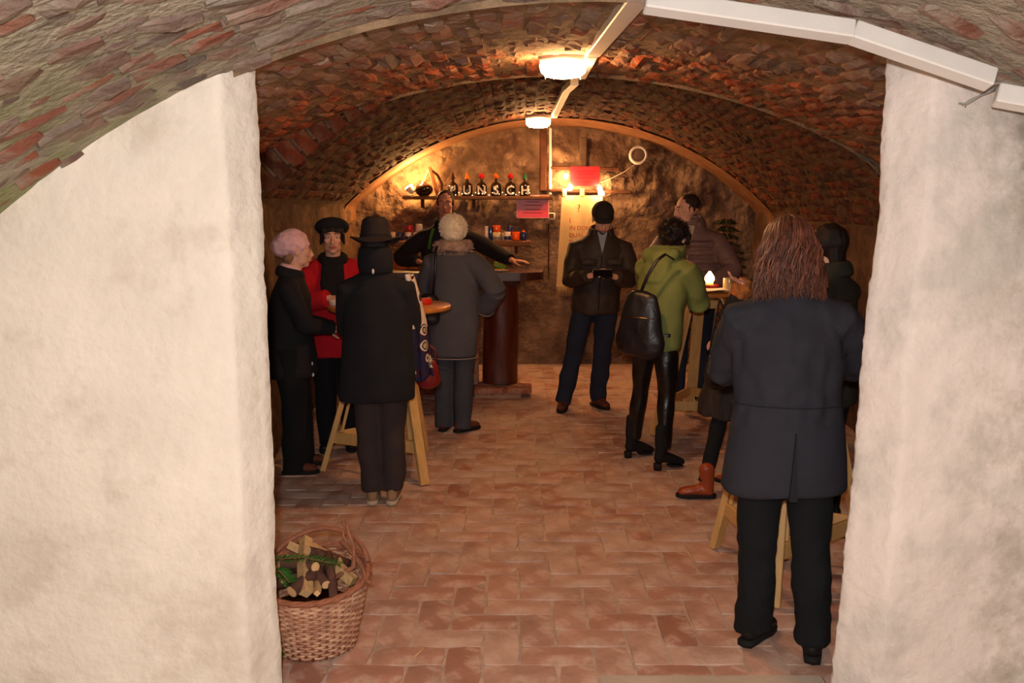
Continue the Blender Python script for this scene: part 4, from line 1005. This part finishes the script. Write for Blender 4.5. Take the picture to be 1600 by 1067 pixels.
hb = MB(); hb.ell((0, -.022, .034), (.082, .094, .090), 20, p.HM); hb.chain([(0, -.045, .0), (0, -.052, -.08), (0, -.050, -.145)], [(.080, .058), (.092, .056), (.094, .046)], 18, p.HM)
hb.fuse('hair', M_brown, p.root, .009, 3, [(.006, 40, 40, 5, 0, 3)])
strands('hair_strands', M_brown, p.root, p.HM, 1500, .2, p9hair)

# ---- P3: person in black coat and wide hat
M_hat = mat('black_felt', hexc(44, 36, 36), .9, .15, 12, .3, 120)
M_btr = cloth('brown_black_trousers', hexc(58, 48, 48), .2)
p = Person('person in a long black coat and wide-brimmed black hat, back turned, at the left table', (-.765, 5.03, 0), R(2), .94, lean=(0, .02), pitch=R(-8), sw=.170)
p.arm(-1, (-.13, .33, 1.10), (-.25, -.3, -1), show=False); p.arm(1, (.13, .33, 1.12), (.25, -.3, -1), show=False)
p.body(feet=((-.068, 0, R(3)), (.058, 0, R(-3))), wf=((-.815, 5.06), (-.697, 5.06)), face=False)
p.coat(M_black, [(.655, .225, .15, -.01), (.68, .235, .155, -.01), (.85, .225, .148), (1.05, .208, .136), (1.2, .205, .13), (1.30, .20, .118), (1.36, .165, .10), (1.42, .10, .085), (1.48, .08, .075)], (.076, .066, .056), .0095, [(.012, 4.5, 4.5, 1.4, .5, 1.2), (.006, 11, 11, 8, .9, 1.5)])
p.trousers(M_btr, (.098, .078, .072), .075, fold=[(.014, 8, 8, 8, 0, .9)])
M_khaki = mat('khaki_canvas', hexc(150, 120, 92), .85, .15, 10, .3, 80); M_paleso = mat('pale_sole', hexc(186, 170, 146), .7, .1, 8, 0)
p.shoes(M_khaki, 'shoe', M_paleso)
p.collar(M_black, 1.50, (.090, .088), .082, .018, .02, gap=.3)
MB().ell(p.S @ Vector((-.004, -.098, 1.44)), (.008, .006, .016), 8).build('collar_clasp', M_white, p.root)
h = MB(); n = 40
pr = [(.150, -.004), (.158, .0), (.150, .006), (.10, .012), (.094, .03), (.088, .09), (.080, .125), (.060, .140), (.03, .132), (.004, .128)]
k = 0
for r_, z in pr:
    for j in range(n):
        a = 2 * PI * j / n; wob = .022 * math.cos(2 * a) * (1 if r_ > .12 else 0); dent = -.018 * max(0, math.cos(a) ** 8) if .1 < z < .14 else 0
        h.v.append(p.HM @ Vector((r_ * math.cos(a) * .98, (r_ * 1.06 + dent) * math.sin(a) - .015, z + .026 + wob)))
for i in range(len(pr) - 1):
    for j in range(n): q = (j + 1) % n; h.f.append((i * n + j, i * n + q, i * n + n + q, i * n + n + j))
h.f.append(tuple(range((len(pr) - 1) * n, len(pr) * n)))
ho = h.build('wide_brimmed_hat', M_hat, p.root)
MB().lathe([(.098, .038), (.0975, .060)], 36, p.HM, (0, -.015, 0), .98, 1.06).build('hat_band', M_black, ho)
hb = MB(); hb.ell((0, -.025, -.01), (.092, .092, .085), 16, p.HM); hb.fuse('hair', M_darkhair, p.root, .01, 2)
# patterned shawl hanging down the right side
def scarf_mat():
    m = mat('patterned_shawl', hexc(206, 190, 180), .8, .08, 6, .2, 80); nt = m.node_tree; L_ = nt.links.new; b = nt.nodes['Principled BSDF']
    tc = _n(nt, 'ShaderNodeTexCoord'); sp = _n(nt, 'ShaderNodeSeparateXYZ'); L_(tc.outputs['Object'], sp.inputs[0])
    vo = _n(nt, 'ShaderNodeTexVoronoi'); vo.inputs['Scale'].default_value = 11; L_(tc.outputs['Object'], vo.inputs[0])
    rp = _n(nt, 'ShaderNodeValToRGB'); rp.color_ramp.interpolation = 'CONSTANT'; e_ = rp.color_ramp.elements
    for q in range(4): e_.new(.5)
    D_, C_ = hexc(52, 26, 40), hexc(214, 200, 188)
    for k_, (po, c) in enumerate(((0, hexc(190, 160, 110)), (.16, D_), (.26, C_), (.34, D_), (.42, C_), (.62, C_))): e_[k_].position = po; e_[k_].color = (*c, 1)
    L_(vo.outputs['Distance'], rp.inputs[0])
    r2 = _n(nt, 'ShaderNodeValToRGB'); r2.color_ramp.interpolation = 'CONSTANT'; e_ = r2.color_ramp.elements
    for q in range(3): e_.new(.5)
    N_ = hexc(34, 34, 66)
    for k_, (po, c) in enumerate(((0, hexc(196, 160, 90)), (.18, N_), (.27, hexc(214, 200, 180)), (.36, hexc(60, 26, 44)), (.5, N_))): e_[k_].position = po; e_[k_].color = (*c, 1)
    L_(vo.outputs['Distance'], r2.inputs[0])
    gt = _n(nt, 'ShaderNodeMath', operation='GREATER_THAN'); gt.inputs[1].default_value = 1.02; L_(sp.outputs[2], gt.inputs[0])
    mx = _n(nt, 'ShaderNodeMix', data_type='RGBA'); L_(gt.outputs[0], mx.inputs[0]); L_(r2.outputs[0], mx.inputs[6]); L_(rp.outputs[0], mx.inputs[7]); L_(mx.outputs[2], b.inputs['Base Color']); return m
M_shawl = scarf_mat()
v = []; f = []; n1, n2 = 40, 12
for i in range(n1 + 1):
    t = i / n1; z = lerp(1.33, .72, t); cx_ = lerp(.178, .262, t ** .8); wd = lerp(.03, .105, min(1, t * 1.6))
    for j in range(n2 + 1):
        a = (j / n2 - .5) * 2; v.append((cx_ + a * wd * .5, -.02 + .05 * t + .10 * (j / n2) + .016 * math.sin(a * 6 + t * 5), z + .02 * math.sin(a * 3) * t))
for i in range(n1):
    for j in range(n2): k = i * (n2 + 1) + j; f.append((k, k + 1, k + n2 + 2, k + n2 + 1))
o = mesh('patterned_shawl', v, f, M_shawl, p.root, True); q = o.modifiers.new('t', 'SOLIDIFY'); q.thickness = .012
M_redbag = mat('dark_red_leather', hexc(120, 30, 30), .4, .2, 8, .2)
t = empty('red_handbag', (-.495, 5.20, .66), 0, 'dark red handbag hanging beside the lower end of the patterned shawl', 'handbag')
MB().chain([(0, 0, .12), (0, 0, .03)], [(.06, .05), (.075, .055)], 16).build('bag_body', M_redbag, t); MB().tube([(-.05, 0, .14), (-.04, 0, .22), (0, 0, .25), (.04, 0, .22), (.05, 0, .14)], .006, 6).build('bag_handle', M_redbag, t)

# ---- P1: pink knitted hat woman
M_pink = mat('pink_knit', hexc(234, 190, 198), .95, .12, 20, .8, 70, bd=.006, sheen=.2)
p = Person('woman in a pink knitted hat and black jacket in profile at the far left', (-1.425, 5.68, 0), R(-80), .905, lean=(.0, .03), head=(0, .04, 0), yaw=R(6), sw=.16)
p.arm(-1, (-.06, .30, 1.02), (-.6, -.5, -.8), curl=.6); p.arm(1, (.05, .32, 1.04), (.8, -.5, -.7), curl=.6, finger=(-.3, .9, .2))
p.body(feet=((-.10, .03, 0), (.075, .0, 0)), wf=((-1.40, 5.84), (-1.41, 5.62)))
p.coat(M_black, [(.70, .175, .190), (.73, .185, .2), (.85, .18, .195), (1.0, .17, .165), (1.15, .165, .15), (1.28, .17, .135), (1.37, .14, .10), (1.42, .09, .08)], (.074, .064, .05), .0095)
p.trousers(M_blackt, (.112, .088, .082), .02); p.shoes(M_shoebr, 'shoe')
p.collar(M_black, 1.43, (.08, .08), .04, .02, .3); p.collar(M_pink, 1.455, (.064, .062), .035, .015, .3, name='pink_scarf')
hh = MB(); hh.ell((0, -.055, .055), (.112, .132, .090), 24, p.HM, Matrix.Rotation(.45, 3, 'X')); hh.chain([(0, -.02, .02), (0, -.015, .06)], [(.086, .100), (.09, .104)], 24, p.HM)
hh.fuse('knitted_hat', M_pink, p.root, .008, 3, [(.010, 26, 26, 26, 0, 3)])
M_grhair = mat('light_brown_hair', hexc(150, 116, 88), .6, .3, 40, .4, 90)
g = MB(); g.ell((0, -.06, -.04), (.07, .045, .06), 14, p.HM); g.fuse('hair', M_grhair, p.root, .009, 2)
M_metal = mat('gold_metal', hexc(200, 160, 90), .3, .05, 5, 0, metal=1)
MB().tube([p.HM @ Vector((.034 + .02 * math.cos(a), .094 - .006 * abs(math.cos(a)), .006 + .016 * math.sin(a))) for a in rng(0, 2 * PI, .4)], .0014, 5).build('spectacles', M_metal, p.root)
for q_ in ((.10, .155, .80), (.10, .16, .72)): MB().ell(p.S @ Vector(q_), (.008, .008, .014), 8).build('zip_puller', M_white, p.root)

# ---- P2: red jacket woman
M_redj = cloth('red_wool', hexc(186, 22, 34), .14)
p = Person('woman in a red jacket and black beret facing the camera behind the left table', (-1.25, 6.28, 0), R(190), .95, lean=(0.0, .03), head=(0, .03, 0), yaw=R(2), pitch=R(-3), sw=.19)
p.arm(1, (.02, .26, 1.16), (1, .1, -.9), palm=(-.5, 0, -.8), finger=(-.9, .4, .05), curl=.5); p.arm(-1, (-.12, .30, 1.12), (-1, -.1, -.9), curl=.5)
p.body(feet=((-.10, .0, 0), (.08, .0, R(-8))))
p.coat(M_redj, [(.70, .195, .14), (.73, .205, .15), (.95, .19, .135), (1.15, .185, .13), (1.28, .205, .125), (1.36, .17, .10), (1.42, .10, .08)], (.092, .08, .066))
p.trousers(M_blackt, (.1, .08, .07), .03); p.shoes(M_shoeb, 'shoe')
M_bsc = cloth('black_scarf', hexc(26, 24, 28))
g = MB(); g.tube([p.S @ (p.L(1.43, .078 * math.cos(a), .078 * math.sin(a)) + Vector((0, .02, -.02 * math.sin(a)))) for a in rng(0, 2 * PI, .3)], .034, 10); g.chain([p.S @ Vector(q_) for q_ in ((.03, .125, 1.40), (.035, .165, 1.25), (.02, .165, 1.08))], [(.050, .022), (.06, .022), (.05, .02)], 12, None); g.chain([p.S @ Vector(q_) for q_ in ((-.03, .125, 1.40), (-.03, .16, 1.25), (-.03, .165, 1.12))], [(.045, .02), (.055, .02), (.05, .02)], 12, None)
g.fuse('black_scarf', M_bsc, p.root, .009, 3)
hh = MB(); hh.ell((.0, -.03, .070), (.126, .132, .066), 24, p.HM, Matrix.Rotation(.35, 3, 'X')); hh.ell((-.035, -.03, .10), (.06, .06, .03), 14, p.HM)
hh.fuse('black_beret', M_black, p.root, .009, 3)
hb = MB(); hb.ell((0, -.028, .02), (.088, .092, .092), 18, p.HM)
for a in rng(-.066, .066, .016): hb.chain([(a, .072 - abs(a) * .35, .078), (a * 1.08, .088 - abs(a) * .4, .048 - abs(a) * .3)], [.013, .008], 8, p.HM)
for sd in (-1, 1): hb.chain([(sd * .078, .035, .03), (sd * .082, .02, -.045)], [(.012, .03), (.010, .022)], 10, p.HM)
hb.fuse('hair', M_darkhair, p.root, .007, 2, [(.004, 60, 60, 20, 0, 3)])

# ---- P4: grey coat with fur collar and fluffy hat
M_greyc = cloth('grey_wool', hexc(84, 84, 92), .10, bump=.4); M_furb = mat('brown_fur', hexc(168, 138, 118), .8, .3, 30, .3, 90, tone=[hexc(138, 108, 92), hexc(196, 168, 148), hexc(162, 132, 114)]); M_furw = mat('cream_fur', hexc(250, 236, 206), .85, .10, 30, .3, 90, tone=[hexc(252, 242, 218), hexc(244, 224, 188), hexc(255, 250, 236)])
p = Person('woman in a grey coat with brown fur collar and fluffy cream hat, back turned', (-.45, 6.79, 0), R(-8), .97, lean=(0, .04), head=(-.005, .03, -.005), pitch=R(-8), sw=.165)
p.arm(1, (.225, .13, .965), (.8, -.5, -.3), curl=.5, show=False); p.arm(-1, (-.14, .34, 1.12), (-.4, -.3, -.8), curl=.5)
p.body(feet=((-.085, .02, 0), (.075, -.02, R(-40))), face=False)
p.coat(M_greyc, [(.60, .185, .13, -.01), (.62, .195, .14, -.01), (.85, .20, .145), (1.05, .195, .14), (1.2, .20, .135), (1.32, .195, .12), (1.39, .165, .10), (1.44, .11, .085)], (.092, .088, .082), .0095, [(.012, 5, 5, 1.6, .4, 1.25), (.006, 11, 11, 8, .9, 1.45)])
M_trim = mat('pale_trim', hexc(150, 140, 136), .8, .05, 8, 0)
p.seam(None, [p.L(.597, -.01 + .200 * math.cos(a), .146 * math.sin(a)) for a in rng(0, 2 * PI, .2)], M_trim, .005, 'hem_trim')
a_ = p.arms[1]; d = (a_[2] - a_[1]).normalized(); u_ = d.orthogonal().normalized(); w_ = d.cross(u_); c_ = a_[1].lerp(a_[2], .93)
p.seam(None, [c_ + (u_ * math.cos(a) + w_ * math.sin(a)) * .083 for a in rng(0, 2 * PI, .3)], M_trim, .005, 'cuff_trim')
p.trousers(cloth('slate_trousers', hexc(66, 70, 80)), (.095, .078, .072), .02); p.shoes(M_shoebr, 'shoe')
fc = MB(); pts = [p.L(1.455, .115 * math.cos(a), -.005 + .10 * math.sin(a)) + Vector((0, 0, -.012 * math.sin(a))) for a in rng(0, 2 * PI, .25)]
fc.tube([p.S @ q_ for q_ in pts], [(.044, .034)] * len(pts), 12, ref=(0, 0, 1)); fc.fuse('fur_collar', M_furb, p.root, .01, 2, [(.01, 30, 30, 30, 0, 3)])
def furfn(cen, rad, ln, r_, tor=None):
    def fn(i):
        if tor:
            a = rr.uniform(0, 2 * PI); b = rr.uniform(0, 2 * PI); c = Vector((tor[0] * math.cos(a), tor[1] * math.sin(a), 0)) + Vector(cen); nrm = Vector((math.cos(a) * math.cos(b), math.sin(a) * math.cos(b), math.sin(b))); s_ = c + Vector((nrm.x * rad[1], nrm.y * rad[1], nrm.z * rad[0]))
        else:
            z = rr.uniform(-.75, 1); a = rr.uniform(0, 2 * PI); q_ = math.sqrt(max(0, 1 - z * z)); nrm = Vector((q_ * math.cos(a), q_ * math.sin(a), z)); s_ = Vector(cen) + Vector((nrm.x * rad[0], nrm.y * rad[1], nrm.z * rad[2]))
        e_ = s_ + (nrm + Vector([rr.uniform(-.7, .7) for _ in range(3)]) + Vector((0, 0, -.3))).normalized() * ln
        return [s_, s_.lerp(e_, .6), e_], [r_, r_ * .8, r_ * .2]
    return fn
strands('fur_hairs', M_furb, p.root, p.S, 900, 0, furfn(tuple(p.L(1.455, 0, -.005)), (.042, .032), .026, .0022, (.115, .10)))
hh = MB(); hh.ell((0, -.015, .035), (.098, .112, .092), 24, p.HM); hh.chain([(0, -.015, -.02), (0, -.015, .02)], [(.094, .108), (.097, .111)], 24, p.HM); hh.fuse('fluffy_hat', M_furw, p.root, .009, 2, [(.008, 30, 30, 30, 0, 3)])
strands('hat_hairs', M_furw, p.root, p.HM, 1100, 0, furfn((0, -.015, .025), (.098, .112, .098), .022, .0022))
M_bagb = mat('black_bag_leather', hexc(28, 26, 30), .38, .2, 7, .35, 30, spec=.5)
t = empty('black_handbag', (-.62, 6.66, .84), 0, 'soft black handbag hanging from the left shoulder of the grey-coated woman', 'handbag')
MB().chain([(0, 0, .20), (0, 0, .12), (0, 0, .04)], [(.07, .045), (.095, .055), (.085, .05)], 18).fuse('bag_body', M_bagb, t, .01, 2, [(.012, 9, 9, 9, -1, 1)])
MB().tube([(0.03, 0.0, .22), (.05, -.02, .40), (.055, .0, .56), (.06, .08, .585), (.06, .18, .55)], [(.010, .004)] * 5, 6).build('shoulder_strap', M_bagb, t)

# ---- P5: bartender
p = Person('bartender in a dark jacket behind the bar with one hand resting on the counter', (-.66, 8.82, 0), R(180), 1.07, lean=(-.02, .10), head=(0, .03, .055), pitch=R(-4), sw=.20, skin=M_skin2)
p.arm(-1, (-.62, .36, 1.145), (-.3, -.6, -.3), palm=(0, 0, -1), finger=(-.95, .3, -.05), curl=.2); p.arm(1, (.2, .3, 1.13), (1, -.2, -.5), curl=.4)
p.body(feet=((-.12, .0, 0), (.12, .0, 0)))
M_darkj = cloth('dark_jacket', hexc(34, 30, 34))
p.coat(M_darkj, [(.80, .19, .13), (.83, .2, .14), (1.0, .205, .14), (1.18, .22, .145), (1.3, .225, .13), (1.38, .19, .11), (1.45, .11, .085), (1.50, .08, .07)], (.084, .07, .055))
p.trousers(M_blackt); p.shoes(M_shoeb, 'shoe')
p.collar(M_darkj, 1.47, (.09, .085), .045, .018, .3)
M_lime = mat('green_stripe', hexc(70, 130, 50), .7, .1, 5, 0)
MB().tube([p.S @ p.L(z, x, y) for z, x, y in ((1.42, .10, .09), (1.34, .125, .125), (1.24, .14, .135))], [(.014, .006)] * 3, 6).build('green_stripe', M_lime, p.root)
hb = MB(); hb.ell((0, -.024, .042), (.080, .093, .080), 18, p.HM)
for sd in (-1, 1): hb.ell((sd * .066, -.0, .02), (.014, .035, .045), 10, p.HM)
hb.fuse('hair', M_shorth, p.root, .007, 2, [(.004, 50, 50, 50, 0, 3)])

# ---- P6: man in flat cap holding a phone
M_wax = cloth('dark_brown_waxed', hexc(58, 46, 38), .2, rough=.6, bump=.2); M_jean = cloth('dark_denim', hexc(36, 42, 60), .15)
p = Person('man in a dark flat cap and brown jacket looking down at his phone', (.715, 7.58, 0), R(182), 1.03, lean=(-.03, .04), head=(0, .035, -.01), pitch=R(-24), yaw=R(-2), sw=.195)
p.arm(1, (.085, .34, 1.135), (.6, -.4, -.9), palm=(-.8, .2, -.1), finger=(-.75, .55, .35), curl=.75); p.arm(-1, (-.095, .34, 1.125), (-.6, -.4, -.9), palm=(.8, .2, -.1), finger=(.75, .55, .35), curl=.75)
p.body(feet=((-.085, -.04, R(24)), (.22, .05, R(-14))), wf=((.745, 7.66), (.445, 7.56)))
p.coat(M_wax, [(.80, .19, .135), (.83, .2, .145), (.95, .20, .145), (1.1, .205, .142), (1.22, .215, .142), (1.32, .218, .128), (1.39, .175, .105), (1.45, .11, .085), (1.49, .085, .075)], (.084, .075, .060), fold=[(.014, 6, 6, 5, .7, 1.4), (.008, 14, 14, 12, .7, 1.4)])
p.trousers(M_jean, (.1, .078, .07), .05, fold=[(.016, 8, 8, 9, 0, .9)]); p.shoes(M_shoebr, 'shoe')
p.collar(M_wax, 1.465, (.09, .085), .045, .018, .35, gap=1.3)
M_shirt = cloth('pale_blue_shirt', hexc(150, 160, 178)); g = MB(); g.add([p.S @ p.L(1.47, -.04, .075), p.S @ p.L(1.47, .04, .075), p.S @ p.L(1.30, 0, .148)], [(0, 1, 2)]); o = g.build('shirt_front', M_shirt, p.root, False); q = o.modifiers.new('t', 'SOLIDIFY'); q.thickness = .012
for sd in (-1, 1):
    o = MB().box(p.S @ p.L(1.23, sd * .10, .150), (.13, .02, .055), bev=.008).build('pocket_flap', M_wax, p.root)
    MB().ell(p.S @ p.L(1.225, sd * .10, .164), (.008, .006, .008), 8).build('snap_button', M_metal, o)
MB().tube([p.S @ p.L(z, -.0, y) for z, y in ((1.28, .152), (1.15, .150), (1.0, .152), (.84, .150))], .004, 5).build('front_zip', M_sole, p.root)
M_cap = mat('dark_cap', hexc(46, 38, 36), .85, .12, 14, .3, 100)
hh = MB(); hh.ell((0, -.018, .050), (.092, .108, .078), 22, p.HM); hh.chain([(0, -.018, .028), (0, -.014, .06)], [(.090, .107), (.092, .108)], 22, p.HM); o = hh.fuse('flat_cap', M_cap, p.root, .008, 2)
MB().chain([(0, .06, .038), (0, .095, .032), (0, .135, .020)], [(.082, .010), (.076, .008), (.055, .005)], 20, p.HM).build('visor', M_cap, o)
M_phone = mat('phone_glass', hexc(18, 18, 22), .1, .05, 5, 0, spec=.6)
t = empty('mobile_phone', (.722, 7.135, 1.19), 0, 'dark mobile phone held in both hands of the man in the flat cap', 'phone'); t.rotation_euler = (R(-38), 0, 0)
MB().box((0, 0, 0), (.155, .012, .075), bev=.004).build('phone_body', M_phone, t); MB().box((0, .007, 0), (.14, .002, .066)).build('screen', M_phone, t, False)
MB().box((0, 0, .039), (.15, .008, .002)).build('metal_edge', M_hous, t, False)

# ---- P8: man in brown quilted jacket
M_puff = mat('brown_quilted', hexc(118, 92, 90), .55, .12, 7, .2, 60, spec=.3); M_sweat = cloth('pale_sweater', hexc(190, 172, 152))
p = Person('dark-haired man in a brown quilted jacket looking left behind the candle table', (1.56, 7.72, 0), R(158), 1.07, lean=(.03, .03), head=(0.02, .035, .0), yaw=R(-52), pitch=R(-6), sw=.205)
p.arm(1, (.16, .34, 1.07), (1, -.2, -.7), curl=.5); p.arm(-1, (-.18, .28, 1.02), (-1, -.3, -.6), curl=.5)
p.body(feet=((-.10, .0, 0), (.10, .02, 0)))
def puffs(mb, S):
    for k in range(8):
        z = .86 + k * .065; mb.tube([S @ p.L(z, .212 * math.cos(a), .150 * math.sin(a)) for a in rng(0, 2 * PI, .25)], .028, 8, cap=False)
    for sd, a in p.arms.items():
        for t_ in (.2, .45, .7, .95): mb.ell(S @ a[0].lerp(a[1], t_), (.088, .088, .045), 14)
p.coat(M_puff, [(.82, .19, .135), (.85, .215, .15), (1.05, .215, .15), (1.2, .222, .15), (1.32, .218, .13), (1.39, .18, .11), (1.46, .11, .09), (1.52, .088, .082)], (.088, .076, .062), extra=puffs, it=2)
p.trousers(M_jean); p.shoes(M_shoeb, 'shoe')
p.collar(M_puff, 1.47, (.10, .095), .055, .02, .5, gap=1.7); p.collar(M_sweat, 1.475, (.070, .068), .04, .018, .4, gap=0, name='sweater_neck')
g = MB(); g.add([p.S @ p.L(1.46, -.055, .10), p.S @ p.L(1.46, .055, .10), p.S @ p.L(1.20, 0, .178)], [(0, 1, 2)]); o = g.build('sweater_front', M_sweat, p.root, False); q = o.modifiers.new('t', 'SOLIDIFY'); q.thickness = .02
hb = MB(); hb.ell((0, -.028, .044), (.080, .093, .078), 18, p.HM)
for sd in (-1, 1): hb.ell((sd * .068, -.015, .015), (.012, .035, .045), 10, p.HM)
hb.fuse('hair', M_shorth, p.root, .007, 2, [(.004, 50, 50, 50, 0, 3)])

# ---- P7: green jacket woman with black bag
M_grn = cloth('green_parka', hexc(122, 132, 74), .10, rough=.75, bump=.2)
p = Person('dark-haired woman in an olive green hooded jacket and black boots', (.955, 5.86, 0), R(-42), .98, lean=(.0, .13), head=(0, .05, -.055), pitch=R(-30), sw=.17)
p.arm(1, (.03, .42, 1.15), (.6, -.3, -.9), curl=.7, palm=(-.5, 0, -.8), finger=(-.4, .8, .3)); p.arm(-1, (-.08, .46, 1.18), (-1, 0, -.7), curl=.5)
p.body(feet=((-.06, .12, R(-20), .035), (.075, -.085, R(-20), .035)), wf=((.845, 6.03), (1.00, 5.73)), face=False, hips=((-.085, -.02), (.085, -.02)))
def hood(mb, S):
    mb.chain([S @ p.L(1.43, -.10, -.085), S @ p.L(1.40, 0, -.115), S @ p.L(1.43, .10, -.085)], [(.05, .05), (.07, .06), (.05, .05)], 14)
    mb.chain([S @ p.L(1.36, 0, -.11), S @ p.L(1.26, 0, -.13)], [(.10, .05), (.07, .035)], 16)
    mb.tube([S @ (p.L(1.455, .088 * math.cos(a), .085 * math.sin(a) + .0)) for a in rng(0, 2 * PI, .3)], .036, 10, cap=False)
p.coat(M_grn, [(.80, .175, .13, 0, -.01), (.83, .185, .14, 0, -.01), (.95, .18, .14), (1.08, .175, .135), (1.2, .185, .135), (1.31, .185, .12), (1.38, .155, .10), (1.44, .10, .085)], (.080, .070, .060), fold=[(.012, 6, 6, 4, .7, 1.4), (.007, 14, 14, 12, .7, 1.5)], extra=hood)
p.trousers(mat('black_leather_leggings', hexc(20, 18, 18), .32, .2, 10, .35, 30, spec=.5), (.088, .062, .05), .1)
p.shoes(mat('black_suede', hexc(20, 19, 19), .8, .2, 10, .2, 80), 'heel')
for (h_, k_, an, yaw) in p.legs:
    pass
hb = MB(); hb.ell((0, -.024, .028), (.090, .104, .096), 20, p.HM); hb.ell((0, -.06, -.03), (.066, .05, .05), 14, p.HM)
for sd in (-1, 1): hb.chain([(sd * .07, .03, .05), (sd * .083, .05, -.01)], [(.02, .035), (.012, .02)], 10, p.HM)
hb.fuse('hair', M_darkhair, p.root, .008, 1, [(.014, 24, 24, 24, 0, 3), (.005, 60, 60, 60, 0, 3)])
def tuft(cen, rad, ln, r_):
    fn = furfn(cen, rad, ln, r_); return fn
strands('hair_tufts', M_darkhair, p.root, p.HM, 500, 0, furfn((0, -.024, .028), (.088, .102, .094), .03, .003))
t = empty('black_shoulder_bag', (.83, 5.66, .78), R(-30), 'large black leather shoulder bag on the back of the green jacket', 'handbag')
MB().chain([(0, 0, .37), (-.005, 0, .25), (-.01, 0, .08), (-.01, 0, .02)], [(.105, .045), (.135, .065), (.17, .075), (.155, .065)], 24).fuse('bag_body', M_bagb, t, .010, 2, [(.018, 7, 7, 2, -1, 1), (.006, 16, 16, 9, -1, 1)])
MB().tube([(-.02, 0, .38), (.03, -.01, .50), (.085, .01, .60), (.12, .06, .635), (.15, .13, .60)], [(.011, .005)] * 5, 8).build('shoulder_strap', M_bagb, t)
MB().tube([(-.10, -.055, .235), (0, -.068, .24), (.10, -.055, .235)], .003, 5).build('pocket_zip', M_metal, t)

# ---- P10: person in dark olive behind the right wall
M_oliv = cloth('dark_olive', hexc(50, 48, 40))
p = Person('dark-haired person in a dark olive jacket half hidden by the right doorway wall', (1.66, 4.62, 0), R(48), .95, lean=(0, .02), pitch=R(-10), sw=.18)
p.arm(-1, (-.12, .34, 1.12), (-1, -.2, -.8), curl=.5); p.arm(1, (.14, .34, 1.12), (1, -.2, -.8), curl=.5)
p.body(feet=((-.10, 0, 0), (.10, 0, 0)), face=False)
p.coat(M_oliv, [(.72, .19, .14), (.75, .2, .15), (.95, .2, .145), (1.15, .2, .14), (1.3, .21, .125), (1.38, .17, .105), (1.45, .10, .085)], (.085, .072, .06)); p.collar(M_oliv, 1.45, (.09, .09), .045, .02, .2)
p.trousers(M_blackt); p.shoes(M_shoeb, 'shoe')
hb = MB(); hb.ell((0, -.024, .02), (.092, .104, .100), 20, p.HM); hb.chain([(0, -.05, -.03), (0, -.05, -.10)], [(.08, .05), (.07, .04)], 14, p.HM); hb.fuse('hair', M_darkhair, p.root, .009, 2, [(.006, 40, 40, 8, 0, 3)])

# ---- P11: person with fur cuffs and brown ankle boots between the tables
M_skirt = mat('charcoal_skirt', hexc(52, 44, 42), .8, .35, 12, .4, 60, stretch=(4, 4, .6)); M_furo = mat('ginger_fur', hexc(150, 92, 48), .85, .3, 30, .3, 90, tone=[hexc(120, 70, 36), hexc(176, 116, 64), hexc(150, 92, 48)])
p = Person('person in black with ginger fur cuffs and brown boots, behind the grey parka', (1.41, 5.36, 0), R(62), .90, lean=(.05, -.11), head=(.02, -.0, -.03), yaw=R(-40), pitch=R(-12), sw=.155)
p.arm(-1, (-.235, -.04, 1.40), (-.4, .6, -1), palm=(0, -.4, 1), finger=(-.6, .6, .45), curl=.25, pinch=1, spread=.1, thumb=.1); p.arm(1, (.20, .20, 1.0), (1, -.2, -.8), curl=.5)
p.body(feet=((-.215, .17, R(22)), (.10, -.05, 0)), wf=((1.135, 5.14), (1.42, 5.40)))
p.coat(M_black, [(.82, .18, .14), (.85, .19, .15), (1.0, .185, .14), (1.15, .18, .135), (1.3, .185, .12), (1.38, .15, .10), (1.44, .09, .08)], (.078, .068, .056))
mb_ = MB(); mb_.tube([p.S @ Vector(q_) for q_ in ((-.03, .02, .98), (-.05, .03, .80), (-.075, .05, .60), (-.085, .055, .50))], [(.15, .12), (.19, .16), (.215, .19), (.215, .19)], 30, ref=(1, 0, 0)); mb_.fuse('skirt', M_skirt, p.root, .011, 2, [(.02, 12, 12, 1.5, 0, 1)])
p.trousers(M_blackt, (.07, .055, .042), .1, name='tights'); p.shoes(mat('brown_leather', hexc(150, 66, 34), .35, .2, 10, .3, 40, spec=.5), 'boot')
for sd in (-1, 1):
    a_ = p.arms[sd]; c_ = a_[1].lerp(a_[2], .86); d = (a_[2] - a_[1]).normalized()
    MB().chain([p.S @ (c_ - d * .06), p.S @ c_, p.S @ (c_ + d * .03)], [.058, .066, .055], 14).fuse('fur_cuff', M_furo, p.root, .009, 1, [(.012, 40, 40, 40, 0, 3)])
    strands('cuff_hairs', M_furo, p.root, p.S, 260, 0, furfn(tuple(c_ - d * .015), (.06, .06, .06), .022, .0022))
hb = MB(); hb.ell((0, -.024, .024), (.092, .104, .100), 20, p.HM); hb.chain([(0, -.05, -.03), (0, -.05, -.09)], [(.085, .05), (.07, .04)], 14, p.HM); hb.fuse('hair', M_darkhair, p.root, .009, 2, [(.006, 40, 40, 8, 0, 3)])
t = empty('round_black_bag', (1.20, 5.10, .66), R(30), 'black bag with an orange disc hanging behind the grey parka sleeve', 'handbag')
MB().chain([(0, 0, .20), (0, 0, .11), (0, 0, .04)], [(.09, .04), (.12, .055), (.10, .05)], 20).fuse('bag_body', M_bagb, t, .010, 2)
MB().lathe([(.034, 0), (.038, .006), (.034, .012)], 18, Matrix.Translation((-.07, -.06, .19)) @ Matrix.Rotation(PI / 2, 4, 'X')).build('orange_disc', MC['orange'], t)
MB().tube([(-.08, 0, .22), (-.05, 0, .42), (0, .02, .52), (.05, 0, .42), (.08, 0, .22)], .007, 6).build('bag_handle', M_bagb, t)
